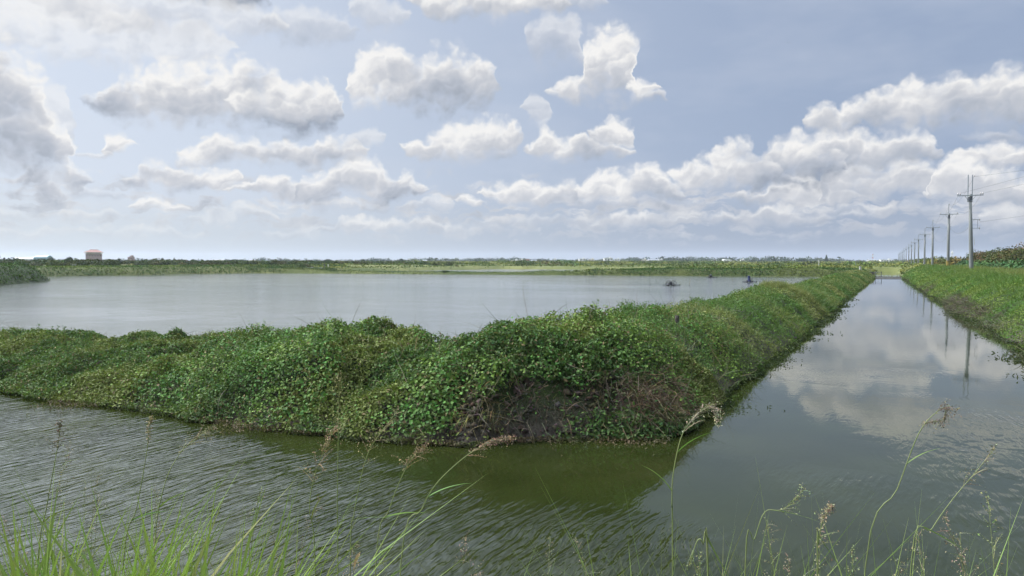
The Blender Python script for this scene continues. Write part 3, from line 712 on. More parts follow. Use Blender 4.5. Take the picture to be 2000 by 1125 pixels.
clump_leaves('field_scrub', 420000, (178, 1100), (-520, 60), lambda s, t, z, N: (z > .12)*(.35+.65*sstep(.40, .58, fbm2(s*.03, t*.03, 191))), lambda s, t: np.interp(s, [172, 400, 1100], [.55, 1.0, 2.4]), (.075, .11, .022), (.19, .20, .05),
             'patchwork of yellow green scrub and field dykes beyond the pond', 'scrub', 1.7, .9, .3, .018, 22)
# taller bushes: rounded crowns of leaf clumps standing on the ground
def bush_cloud(nm, centres, per, lab, cat, leaf, base, hue, seed, kind='stuff', parent=None):
    cs = np.array(centres, float)             # x, y, z0, r, h
    k = np.repeat(np.arange(len(cs)), per); n = len(k)
    d = norm(rng.normal(size=(n, 3))); d[:, 2] = np.abs(d[:, 2])
    rad = rng.uniform(.72, 1.08, n) * (1 + .25*(fbm2(d[:, 0]*3+k, d[:, 1]*3, seed)-.5))
    P_ = cs[k, :3] + d * np.stack([cs[k, 3], cs[k, 3], cs[k, 4]], -1) * rad[:, None]
    tb = tints(len(cs), base, .35); hb = tints(len(cs), hue, .3); pick = (rng.random(len(cs)) < .4)[:, None]
    cc = np.where(pick, hb, tb)[k] * (1 + .22*rng.normal(size=(n, 1)).clip(-2, 2))
    o = leaves(nm, P_, d + np.array([0, 0, .3]), leaf(cs[k, 3]) * rng.uniform(.6, 1.3, n), 1.6, np.clip(cc, .004, 1), M['far_leaf'], .6, parent=parent)
    if kind: tag(o, lab, cat, kind=kind)
    return o
cs = []
for i in range(620):      # left: two rows of dark shrubs behind the bank
    px = rng.uniform(-60, 900); D = rng.uniform(225, 330) if px < 620 else rng.uniform(300, 420)
    h = np.interp(px, [0, 300, 600, 900], [2.1, 1.9, 1.6, 1.3]) * rng.uniform(.7, 1.25)
    p = at(px, D); s0, t0 = xy2st(p.x, p.y); z0 = float(land(s0, t0))
    if z0 < .1: continue
    cs.append((p.x, p.y, z0-.3, h*rng.uniform(.8, 1.5), h))
bush_cloud('shrub_belt', cs, 130, 'belt of dark olive shrubs behind the left bank of the pond', 'shrubs', lambda r: .16*r+.25, (.035, .058, .018), (.07, .075, .028), 301)
cs = []
for i in range(520):      # low shrubs lining field dykes farther away
    px = rng.uniform(0, 1750); D = 330 + 900*rng.random()**1.4
    p = at(px, D); s0, t0 = xy2st(p.x, p.y); z0 = float(land(s0, t0))
    if z0 < .1 or abs(t0) < 6: continue
    h = rng.uniform(.9, 2.0)*(1+D/1500); cs.append((p.x, p.y, z0-.2, h*rng.uniform(1.2, 3), h))
bush_cloud('field_shrubs', cs, 70, 'scattered low shrubs dotted over the fields towards the horizon', 'shrubs', lambda r: .15*r+.3, (.05, .08, .02), (.11, .125, .035), 303)
cs = []
for i in range(900):      # tree line on the horizon
    px = rng.uniform(-80, 2050); D = rng.uniform(1150, 1750)
    env = .55 + .9*float(fbm2(px*.012, 0., 311)) + (.35 if 1180 < px < 1650 else 0)
    h = 6.2*env*rng.uniform(.6, 1.15) ; p = at(px, D)
    s0, t0 = xy2st(p.x, p.y); cs.append((p.x, p.y, float(land(s0, t0))-.5, h*rng.uniform(.7, 1.6), h))
bush_cloud('far_tree_line', cs, 55, 'hazy blue green line of distant trees along the horizon', 'trees', lambda r: .22*r+.6, (.03, .055, .03), (.05, .07, .03), 305)
cs = []
for i in range(150):      # brown green scrub trees right of the poles
    s0 = 96 + 125*rng.random()**1.2; t0 = 15.5 + 1.2*rng.random() + (s0-96)*.002 + rng.exponential(5.)
    h = (4.1 + .6*vnoise(s0*.08, 0., 321)) * rng.uniform(.7, 1.) * (.85 if t0 < 17.5 else 1.)
    x, y = st2xy(s0, t0+1.2); cs.append((x, y, 1.5, h*rng.uniform(.45, .8), h))
bush_cloud('scrub_thicket', cs, 650, 'dark brownish green thicket of scrub trees right of the nearest pole', 'thicket', lambda r: .09*r+.13, (.05, .06, .02), (.115, .082, .042), 307)
cs = []
for i in range(40):
    s0 = rng.uniform(98, 200); t0 = 13.8 + rng.uniform(0, 2.2); h = rng.uniform(1.0, 1.9)
    x, y = st2xy(s0, t0); cs.append((x, y, 1.6, h*rng.uniform(.9, 1.5), h))
bush_cloud('thicket_skirt', cs, 500, 'grey green bushes along the foot of the brown thicket', 'bushes', lambda r: .09*r+.1, (.045, .085, .035), (.06, .10, .035), 309)
cs = []
for i in range(90):
    s0 = 215 + 330*rng.random(); t0 = 11.5 + rng.exponential(4.); h = 3.1*rng.uniform(.6, 1.)*np.interp(s0, [215, 290, 560], [1.1, 1.05, 1.0])
    x, y = st2xy(s0, t0); cs.append((x, y, 1.4, h*rng.uniform(.6, 1.1), h))
bush_cloud('yellow_scrub', cs, 260, 'yellowish green scrub in the gap behind the second and third poles', 'scrub', lambda r: .12*r+.2, (.09, .11, .03), (.20, .17, .05), 311)
# ================================================================== things
def solve_s(px, t):
    k = (px - 1000) / F      # X = kD ; X = SU s + CU t ; D = CU s - SU t
    return (t * (CU + k*SU)) / (k*CU - SU)
def gz(x, y): s, t = xy2st(x, y); return float(land(s, t))

# ---- utility poles
def insulator_mb(x, y, z, h=.22):
    return MB().tube([(x, y, z), (x, y, z+h*.3), (x, y, z+h*.35), (x, y, z+h*.6), (x, y, z+h*.65), (x, y, z+h)], [.03, .03, .075, .075, .05, .05], 8)
def pole_parts(root, double, foot, H=9.5):
    lean = -.30 if double else 0.
    MB().tube([(0, 0, -1.2), (0, 0, 0), (lean*.5, 0, H*.5), (lean, 0, H)], [.25, .24, .205, .16], 14).build('shaft', M['concrete'], root, True)
    ca = MB().box((lean, -.22, H-.18), (2.75, .11, .11)).build('crossarm', M['steel'], root)
    for sx in (-1, 1):
        MB().tube([(lean + sx*.55, -.22, H-.24), (lean + sx*.14, -.2, H-.85)], .03, 6).build('brace', M['steel'], root)
        for xx in ((1.22,) if not double else (1.3, 1.05)):
            insulator_mb(lean + sx*xx, -.22, H-.12, .30 if double else .24).build('insulator', M['ceramic'], root, True)
    xs = (-.30, .30) if double else (-.05,)
    for xx in xs:
        MB().tube([(lean+xx*.75, .17, H-.95), (lean+xx*.75, .17, H+(2.35 if double else 1.6))], .06 if double else .055, 8).build('top_pipe', M['steel'], root)
    insulator_mb(lean+(.42 if double else .05), .17, H+(2.1 if double else 1.45), .2).build('insulator', M['ceramic'], root, True)
    MB().tube([(lean, 0, H-.9), (lean, 0, H-.35)], .205 if double else .18, 12).build('clamp_collar', M['darksteel'], root)
    if double:
        for z in (H-3.1, H-4.15):
            b_ = MB().box((lean*.7+.55, 0, z), (.9, .07, .07)).build('bracket', M['steel'], root)
            insulator_mb(lean*.7+.95, 0, z-.16, .3).build('insulator', M['ceramic'], root, True)
        MB().tube([(lean*.7+.75, 0, H-4.1), (lean*.7+.75, 0, H-3.1)], .018, 6).build('tie_rod', M['darksteel'], root)
        MB().tube([(.17, -.19, H-5.2), (.24, -.19, H-6.2)], .03, 6).build('conduit', M['block'], root)
    else:
        for z in (H-2.3, H-2.7): insulator_mb(.26, 0, z, .16).build('insulator', M['ceramic'], root, True)
    if foot:
        MB().tube([(0, 0, -.6), (0, 0, .14), (0, 0, .16)], [.52, .47, .40], 10).build('footing', M['block'], root)
PP = [(1897, 89), (1851, 124), (1820.5, 0), (1805, 0), (1793.4, 0), (1785.3, 0), (1779.6, 0), (1774.2, 0), (1769.2, 0), (1765.2, 0), (1762.1, 0), (1759.5, 0), (1757.3, 0), (1755.4, 0), (1753.8, 0)]
ORD = ['nearest', 'second', 'third', 'fourth', 'fifth', 'sixth', 'seventh', 'eighth', 'ninth', 'tenth', 'eleventh', 'twelfth', 'thirteenth', 'fourteenth', 'fifteenth']
tops = []; proto = None
for i, (px, _) in enumerate(PP):
    s0 = solve_s(px, 9.0); x, y = st2xy(s0, 9.0); z = gz(x, y) - .05
    if i == 0:
        lab = 'nearest and tallest concrete utility pole with twin top pipes and side brackets'
    elif i < 5: lab = f'{ORD[i]} concrete utility pole from the right, single top pipe, along the canal'
    else: lab = f'small distant utility pole, {ORD[i]} in the row counted from the nearest'
    if i < 2:
        rt = empty('utility_pole', (x, y, z), lab, 'utility pole', 'utility poles along the canal', -YAW)
        pole_parts(rt, i == 0, i == 0)
        if i == 1:
            proto = rt
            MB().tube([(0, 0, -.3), (0, 0, 1.5)], .262, 14, False).build('warning_band', mat('yellow_black_band', rough=.7, fn=mottled((.06, .05, .03), (.35, .26, .04), 2.2, 0, (1, 1, 2.5))), rt)
    else:
        rt = proto.copy(); COL.objects.link(rt); rt.location = (x, y, z); rt['label'] = lab
        for ch in proto.children:
            if ch.name.startswith('warning_band'): continue
            c_ = ch.copy(); COL.objects.link(c_); c_.parent = rt
        rt.rotation_euler = (R(rng.uniform(-.7, .7)), R(rng.uniform(-.9, .9)), -YAW)
        rt.scale = (1, 1, 1 - .012*i if i < 6 else .93)
    tops.append((x, y, z))
# pole outside the right edge that carries the turned line
rt = proto.copy(); COL.objects.link(rt); rt.location = (62, 62, 1.9); rt.scale = (1, 1, 1.35); rt.rotation_euler = (0, 0, R(80)); rt['label'] = 'utility pole beyond the right edge holding the ends of the turned wires'
for ch in proto.children:
    c_ = ch.copy(); COL.objects.link(c_); c_.parent = rt
def wire_run(lab, pts, sag, rad=.009):
    mb = MB()
    for a, b in zip(pts[:-1], pts[1:]):
        a = Vector(a); b = Vector(b); L = (b-a).length; pp = []
        for k in range(13):
            u = k/12; p = a.lerp(b, u); p.z -= sag*(L/40)**1.2*4*u*(1-u); pp.append(p)
        mb.tube(pp, rad, 5)
    o = mb.build('power_line', M['wire']); tag(o, lab, 'power line', 'power lines between the poles')
def off(p, tx, h): return (p[0] + CU*tx, p[1] - SU*tx, p[2] + h)
wire_run('thin wire along the left ends of the pole crossarms', [off(p, -1.25 - (.25 if i == 0 else 0), 9.55*(1-.012*i)) for i, p in enumerate(tops[:10])], 1.0)
wire_run('thin wire along the right ends of the pole crossarms', [off(p, 1.25 - (.35 if i == 0 else 0), 9.55*(1-.012*i)) for i, p in enumerate(tops[:10])], 1.0)
wire_run('topmost wire joining the tips of the pole pipes', [off(p, .05, (11.6 if i == 0 else 11.0)*(1-.012*i)) for i, p in enumerate(tops[:10])], 1.0)
wire_run('lowest wire of the row, sagging between the pole shafts', [off(p, .3, (6.6 if i == 0 else 7.0)*(1-.012*i)) for i, p in enumerate(tops[:10])], 1.3)
T0 = tops[0]; E = (62, 62, 1.9)
for tx, h, ez, w in ((.15, 11.6, 14.0, 'topmost'), (-1.5, 9.6, 16.0, 'second'), (.9, 9.55, 14.6, 'third'), (.75, 6.1, 10.4, 'lowest')):
    wire_run(f'{w} of the four wires leaving the nearest pole towards the right edge', [off(T0, tx, h), (E[0], E[1], ez)], .35, .009)

# ---- paddlewheel aerators in the pond
def wheel_mb(x, y, z, r):
    mb = MB().tube([(x, y-.08, z), (x, y+.08, z)], .08, 8)
    for k in range(8):
        a = k*math.pi/4 + .2; ca, sa = math.cos(a), math.sin(a)
        mb.tube([(x, y, z), (x+ca*r*.72, y, z+sa*r*.72)], .018, 4)
        c0, c1 = r*.68, r
        mb.quad((x+ca*c0-sa*.07, y-.1, z+sa*c0+ca*.07), (x+ca*c1-sa*.09, y-.1, z+sa*c1+ca*.09), (x+ca*c1-sa*.09, y+.1, z+sa*c1+ca*.09), (x+ca*c0-sa*.07, y+.1, z+sa*c0+ca*.07))
        mb.quad((x+ca*c0+sa*.07, y-.1, z+sa*c0-ca*.07), (x+ca*c1+sa*.09, y-.1, z+sa*c1-ca*.09), (x+ca*c1-sa*.09, y-.1, z+sa*c1+ca*.09), (x+ca*c0-sa*.07, y-.1, z+sa*c0+ca*.07))
        mb.quad((x+ca*c1+sa*.09, y-.1, z+sa*c1-ca*.09), (x+ca*c1+sa*.09, y+.1, z+sa*c1-ca*.09), (x+ca*c1-sa*.09, y+.1, z+sa*c1+ca*.09), (x+ca*c1-sa*.09, y-.1, z+sa*c1+ca*.09))
    return mb
def aerator(px, D, w, kind, lab):
    p = at(px, D); r_ = empty('paddlewheel_aerator', p, lab, 'aerator', 'aerators floating in the pond')
    MB().tube([(-w/2, -.25, .09), (w/2, -.25, .07)], .05, 8).build('long_bar', M['darksteel'], r_)
    for sx in (-1, 1): MB().tube([(sx*.38, -.5, .06), (sx*.38, -.45, .07), (sx*.38, .45, .07), (sx*.38, .5, .06)], [.05, .12, .12, .05], 10).build('float', M['blackplastic'], r_)
    MB().box((w/2, -.25, .10), (.16, .12, .14)).build('bar_end', M['blackplastic'], r_)
    if kind == 'wheels':
        wheel_mb(-.33, -.15, .30, .40).build('paddle_wheel', M['paddle'], r_); wheel_mb(.36, -.05, .30, .42).build('paddle_wheel', M['paddle'], r_)
        MB().tube([(0, -.1, .1), (0, -.1, .45), (0, -.1, .5)], [.22, .2, .1], 10).build('motor', M['blackplastic'], r_)
        MB().tube([(.05, 0, .4), (.05, 0, .86)], .035, 6).build('lifting_post', M['steel'], r_)
    elif kind == 'dome':
        wheel_mb(-.2, 0, .28, .3).build('paddle_wheel', M['blackplastic'], r_)
        MB().tube([(0, 0, .1), (0, 0, .45), (0, 0, .6), (0, 0, .66)], [.26, .24, .14, .02], 10).build('motor', M['blackplastic'], r_, True)
        MB().box((0, 0, .68), (.2, .2, .14), taper=.7).build('motor_cap', M['floatgrey'], r_)
    else:
        MB().tube([(0, 0, .1), (0, 0, .30), (0, 0, .32), (0, 0, .98), (0, 0, 1.0)], [.34, .30, .20, .20, .17], 14).build('drum_cover', M['bluedrum'], r_, False)
        wheel_mb(.33, .1, .30, .36).build('paddle_wheel', M['paddle'], r_)
        MB().box((-.1, 0, .2), (.5, .4, .2)).build('motor', M['blackplastic'], r_)
aerator(1310, 99, 2.3, 'wheels', 'floating aerator with two spiky pale paddle wheels, nearest of the three')
aerator(1388.5, 147, 2.2, 'dome', 'farthest small dark floating aerator close to the far bank')
aerator(1463, 115.5, 2.25, 'drum', 'floating aerator with tall blue drum cover, rightmost of the three')
for px, py, D, hpx, lean, lab in ((1270, 556, 102, 9, -1.5, 'short stake left of the spiky paddle wheel aerator'), (1346.5, 557, 100, 12, 2, 'leaning stake right of the spiky paddle wheel aerator'), (1367, 543, 148, 9, -.5, 'thin stake left of the farthest aerator'), (1407, 543, 148, 9, .5, 'thin stake right of the farthest aerator'), (1432, 551, 116, 10, -2.5, 'leaning stake left of the blue drum aerator'), (1497.5, 552, 114, 11, 2.5, 'curving stake right of the blue drum aerator')):
    p = at(px, D); h = hpx/F*D*1.05; l = lean/F*D
    rt = empty('mooring_stake', p, lab, 'stake', 'mooring stakes around the aerators')
    MB().tube([(0, 0, -.5), (0, 0, 0), (l*.6, 0, h*.6), (l, 0, h)], [.03, .028, .022, .015], 5).build('stake_shaft', M['bamboo'], rt)
    MB().tube([(0, 0, -.03), (0, 0, .03), (0, 0, .07)], [.09, .09, .03], 6).build('float_collar', M['blackplastic'], rt)
# ---- stakes and stump on the near bank
mb = MB().tube([tuple(at(516.5, 15.45, .35)), tuple(at(517.5, 15.5, .7)), tuple(at(523, 15.55, 1.17))], [.022, .021, .018], 8)
tag(mb.build('bamboo_stake', M['bamboo']), 'slim upright bamboo stake among the weeds of the near bank', 'stake')
p = at(1323, 19.6); mb = MB().tube([(p.x, p.y, 1.1), (p.x, p.y, 1.70), (p.x+.01, p.y, 1.77)], [.065, .06, .045], 8)
tag(mb.build('wooden_stump', M['wood']), 'short black wooden stump on the crest of the dyke', 'stump')

# ---- low weir and its fittings across the canal
x, y = st2xy(163, -.3)
wr = empty('weir', (x, y, 0), 'low dark weir crossing the far end of the canal', 'weir', None, -YAW)
MB().box((0, 0, .12), (9.0, .7, .26)).build('sill', M['wood'], wr)
MB().box((0, -.42, .02), (8.6, .12, .12)).build('apron_edge', M['block'], wr)
for xx in (-3.4, -2.0, -.9): MB().tube([(xx, .1, -.3), (xx, .1, 1.25)], .055, 6).build('post', M['darksteel'], wr)
MB().tube([(-3.4, .1, 1.1), (-.9, .1, 1.1)], .04, 6).build('rail', M['darksteel'], wr)
MB().box((-2.7, .1, .7), (.9, .06, .8)).build('sluice_gate', M['wood'], wr)
def post(px, D, zt, w, lab, m='block', name='concrete_post', cat='post', hh=None):
    p = at(px, D); z0 = gz(p.x, p.y) - .3; z0 = z0 if hh is None else zt - hh
    mb = MB().box((p.x, p.y, (z0+zt)/2), (w, w, zt-z0), taper=.9); mb.box((p.x, p.y, zt+.02), (w*1.15, w*1.15, .05))
    tag(mb.build(name, M[m]), lab, cat)
post(1680, 150, zrow(520.5, 150), .35, 'pale concrete post at the far end of the long dyke')
post(1599, 260, zrow(508, 260), .22, 'thin pale post standing in the fields left of the canal')
post(1671, 330, zrow(509, 330), .25, 'thin pole in the fields just left of the long dyke end', 'floatgrey')
post(146, 226, zrow(515.6, 226), .85, 'white block shed on the left bank below the temple building', 'white', 'block_hut', 'hut')
post(281, 250, zrow(514.5, 250), .4, 'small white marker post among the shrubs right of the temple building', 'white')
post(613, 240, zrow(517, 240), .5, 'leftmost of three small pale posts on the far bank', 'block')
post(634, 238, zrow(516.2, 238), .35, 'middle of three small pale posts on the far bank', 'floatgrey')
post(641, 238, zrow(516, 238), .3, 'rightmost of three small pale posts on the far bank', 'cream')
post(767, 300, zrow(516, 300), .5, 'white post on the far bank left of the second pond', 'white')
p = at(614, 226); mb = MB(); z0 = gz(p.x, p.y)
mb.tube([(p.x-3, p.y, z0+.35), (p.x+3.2, p.y, z0+.3)], .16, 8); tag(mb.build('pipe', M['block']), 'pale pipe lying on the far bank', 'pipe')

# ---- buildings
def building(px0, px1, top, D, wall, lab, cat='building', name='house', roof='flat', floors=2, depth=None, rz=0., group=None, roofm='greyroof', par=False):
    w = (px1-px0)/F*D; p = at((px0+px1)/2, D); z0 = gz(p.x, p.y) - .5; H = zrow(top-1.6, D) - z0; dp = depth or min(w, 9.)
    rt = empty(name, (p.x, p.y + dp/2, z0), lab, cat, group, rz)
    rh = 0 if roof == 'flat' else min(H*.25, w*.25)
    MB().box((0, 0, (H-rh)/2), (w, dp, H-rh)).build('wall', M[wall], rt)
    if roof == 'flat':
        r_ = MB(); r_.box((0, 0, H-rh+.12), (w+.4, dp+.4, .24)); ro = r_.build('roof', M[wall], rt)
        MB().box((w*.22, 0, H+.9), (min(3., w*.3), 2.5, 1.5)).build('stair_house', M[wall], ro)
        MB().tube([(-w*.2, 0, H+.2), (-w*.2, 0, H+1.3)], .5, 10).build('water_tank', M['steel'], ro)
    elif roof == 'gable':
        m_ = MB(); a = w/2+.3; b = dp/2+.3
        n = len(m_.v); m_.v += [(-a, -b, H-rh), (a, -b, H-rh), (a, b, H-rh), (-a, b, H-rh), (-a, 0, H), (a, 0, H)]
        m_.f += [(0, 1, 5, 4), (2, 3, 4, 5), (1, 2, 5), (3, 0, 4), (3, 2, 1, 0)]; m_.build('roof', M[roofm], rt)
    else:
        m_ = MB()
        for k in range(9):
            a0, a1 = math.pi*k/9, math.pi*(k+1)/9
            m_.quad((-math.cos(a0)*w/2, -dp/2, H-rh+math.sin(a0)*rh), (-math.cos(a1)*w/2, -dp/2, H-rh+math.sin(a1)*rh), (-math.cos(a1)*w/2, dp/2, H-rh+math.sin(a1)*rh), (-math.cos(a0)*w/2, dp/2, H-rh+math.sin(a0)*rh))
        m_.quad(*[(-math.cos(math.pi*k/9)*w/2, -dp/2, H-rh+math.sin(math.pi*k/9)*rh) for k in range(10)]); m_.build('roof', M[wall], rt)
    nx = max(2, min(6, int(w/3.2)))
    for f in range(floors):
        for k in range(nx):
            xx = (k+.5)/nx*w - w/2; zz = (f+.55)*(H-rh)/floors
            MB().box((xx, -dp/2-.02, zz), (w/nx*.45, .08, (H-rh)/floors*.42)).build('window', M['window'], rt)
    return rt
# large temple like hall at the left: corner turned to the viewer
D = 700; p = at(172.5, D); z0 = gz(p.x, p.y) - .5; U = D/F
rt = empty('temple_hall', (p.x, p.y+10, z0), 'large pinkish hall with red hipped tile roof rising behind the left shrubs', 'building', None, R(28))
zt = lambda row: zrow(row, D) - z0
W1, W2 = 13.6, 10.0
def hip(m_, w, d, z0_, z1_, over, ridge):
    a, b = w/2+over, d/2+over
    m_.v += [(-a, -b, z0_), (a, -b, z0_), (a, b, z0_), (-a, b, z0_), (-w/2*ridge, 0, z1_), (w/2*ridge, 0, z1_)]
    m_.f += [(0, 1, 5, 4), (2, 3, 4, 5), (1, 2, 5), (3, 0, 4), (3, 2, 1, 0)]; return m_
MB().box((0, 0, zt(495.5)/2), (W1, W2, zt(495.5))).build('wall', M['pinkwall'], rt)
MB().box((0, 0, zt(495.1)), (W1+1.8, W2+1.8, .35)).build('lower_eave', M['cream'], rt)
MB().box((0, 0, (zt(495.5)+zt(492.3))/2+.2), (W1-1.2, W2-1.2, zt(492.3)-zt(495.5))).build('upper_wall', M['cream'], rt)
ro = hip(MB(), W1, W2, zt(492.6), zt(487.4), 1.5, .45).build('roof', M['redroof'], rt)
MB().tube([(-W1*.24, 0, zt(487.3)), (W1*.24, 0, zt(487.3))], .16, 6).build('ridge', M['redroof'], ro)
MB().box((0, 0, zt(492.9)), (W1+3.0, W2+3.0, .22)).build('eave', M['cream'], rt)
for k in range(6):
    MB().box((-W1/2 + (k+.5)*W1/6, -W2/2-.03, zt(499)), (.6, .1, 1.2)).build('window', M['window'], rt)
for k in range(4):
    MB().box((W1/2+.03, -W2/2 + (k+.5)*W2/4, zt(499)), (.1, .6, 1.2)).build('window', M['window'], rt)
    MB().box((-W1/2-.03, -W2/2 + (k+.5)*W2/4, zt(499)), (.1, .6, 1.2)).build('window', M['window'], rt)
building(66, 92, 500, 800, 'teal', 'teal blue warehouse left of the red roofed hall', 'warehouse', 'warehouse', 'gable', 1, 10, 0, None, 'teal')
building(27, 64, 504, 820, 'white', 'long low white shed at the far left beside the teal warehouse', 'shed', 'shed', 'gable', 1, 8, 0, None, 'white')
building(250, 259, 504, 650, 'pinkwall', 'small red brick house right of the red roofed hall', 'house', 'house', 'flat', 2)
building(411, 438, 507, 700, 'cream', 'low grey roofed shed above the left part of the pond', 'shed', 'shed', 'gable', 1)
building(486, 498, 507.5, 700, 'cream', 'short grey roofed hut in the shrubs above the left part of the pond', 'hut', 'hut', 'gable', 1)
wl = 'white houses of the distant town'
for a, b, tp, D, wall, lab, rf_ in (
    (795, 801, 509, 900, 'white', 'white house beside the far round tree left of the palms', 'flat'),
    (826, 834, 509, 900, 'pinkwall', 'dull pink house under the three far palms', 'gable'),
    (1000, 1012, 510, 1000, 'white', 'low white house, first of the town left of the red temple tower', 'flat'),
    (1013, 1022, 509.5, 1030, 'cream', 'cream house just left of the red temple tower', 'flat'),
    (1037, 1049, 509.3, 1030, 'white', 'white house just right of the red temple tower', 'gable'),
    (1078, 1087, 508.3, 1000, 'white', 'bright white cube house between two dark far trees', 'flat'),
    (1131, 1144, 507.5, 1000, 'white', 'white stepped house above the right end of the second pond', 'flat'),
    (1150, 1161, 508, 1050, 'cream', 'cream flat roofed house right of the white stepped house', 'flat'),
    (1180, 1197, 506, 1000, 'white', 'largest and tallest white block in the middle of the town', 'flat'),
    (1201, 1211, 507.5, 1040, 'white', 'white house just right of the tallest white block', 'flat'),
    (1213, 1234, 511, 950, 'white', 'long low white shed in the middle of the town', 'gable'),
    (1254, 1263, 509, 1000, 'cream', 'cream cube house left of the long grey roofed hall', 'flat'),
    (1266, 1287, 507.6, 1000, 'white', 'long white hall with grey roof above the spiky aerator', 'gable'),
    (1287, 1295, 508.5, 980, 'white', 'white end block right of the long grey roofed hall', 'flat'),
    (1391, 1400, 510.3, 930, 'white', 'small white house left of the white round roofed hall', 'flat'),
    (1403, 1411, 512, 900, 'redpaint', 'small red walled shed under the far palms', 'gable'),
    (1413, 1429, 507.8, 950, 'white', 'bright white hall with a round barrel roof', 'barrel'),
    (1447, 1454, 509.2, 1000, 'white', 'white house right of the white round roofed hall', 'flat'),
    (1529, 1543, 512.4, 850, 'cream', 'cream house with reddish roof above the long dyke', 'gable'),
    (1698, 1713, 507.5, 1000, 'white', 'white house at the foot of the red and white mast', 'gable'),
    (1722, 1746, 509, 1000, 'white', 'long white building left of the distant poles', 'flat')):
    building(a, b, tp, D, wall, lab, 'house', 'house', rf_, 2, None, rng.uniform(-.25, .25), wl, 'redroof' if 'reddish' in lab or 'red walled' in lab else 'greyroof')
# red temple tower
D = 1000; p = at(1029.5, D); z0 = gz(p.x, p.y)-.5; h = zrow(506.5, D) - z0
rt = empty('temple_tower', (p.x, p.y, z0), 'small orange red temple tower with upturned roof among the white houses', 'temple')
MB().box((0, 0, h*.4), (5, 5, h*.8)).build('wall', M['redpaint'], rt)
ro = hip(MB(), 5.6, 5.6, h*.8, h*1.0, .8, .7).build('roof', M['redroof'], rt)
for sx in (-1, 1): MB().tube([(sx*2.2, 0, h*.95), (sx*2.9, 0, h*1.06), (sx*3.1, 0, h*1.2)], [.3, .25, .1], 6).build('roof_horn', M['redroof'], ro)
for sx in (-1, 0, 1): MB().box((sx*1.5, -2.52, h*.5), (.8, .08, 1.6)).build('window', M['window'], rt)
def mast(px, D, row, wd, lab, bands=True):
    p = at(px, D); z0 = gz(p.x, p.y)-.5; H = zrow(row, D) - z0
    rt = empty('radio_mast', (p.x, p.y, z0), lab, 'mast')
    n = 6
    for k in range(n):
        w0 = wd*(1-.75*k/n); w1 = wd*(1-.75*(k+1)/n); za, zb = H*k/n, H*(k+1)/n; mb = MB()
        for i, j in ((-1, -1), (1, -1), (1, 1), (-1, 1)):
            mb.tube([(i*w0/2, j*w0/2, za), (i*w1/2, j*w1/2, zb)], .10, 4, False)
            mb.tube([(i*w0/2, j*w0/2, za), (j*w1/2*-1, i*w1/2, zb)], .05, 4, False)
        mb.build('lattice_section', M['redpaint' if (k % 2 and bands) else 'white'], rt)
    MB().tube([(0, 0, H*.82), (0, 0, H*.90)], wd*.45, 10).build('antenna_ring', M['white'], rt)
    MB().tube([(0, 0, H), (0, 0, H*1.08)], .08, 5).build('antenna', M['white'], rt)
mast(1704, 1050, 496, 2.2, 'red and white lattice mast in the distance left of the poles')
mast(1859, 720, 490, 2.2, 'pale lattice mast seen between the two nearest poles', False)
for px, row, lab in ((811, 502, 'left of two thin distant masts left of the palms'), (818, 502, 'right of two thin distant masts left of the palms'), (1360, 504, 'thin distant mast above the farthest aerator')):
    p = at(px, 1000); z0 = gz(p.x, p.y)-.5; mb = MB().tube([(p.x, p.y, z0), (p.x, p.y, zrow(row, 1000))], [.22, .12], 6)
    for q_ in (.9, .97): mb.tube([(p.x-.5, p.y, z0+(zrow(row, 1000)-z0)*q_), (p.x+.5, p.y, z0+(zrow(row, 1000)-z0)*q_)], .06, 4)
    tag(mb.build('mast', M['darksteel']), lab, 'mast')
p = at(3, 330); z0 = gz(p.x, p.y)-.3
mb = MB().tube([(p.x+1.2, p.y, z0), (p.x-1.4, p.y, zrow(490, 330))], [.09, .05], 6); tag(mb.build('leaning_pole', M['bamboo']), 'thin leaning pole at the left edge above the headland', 'pole')

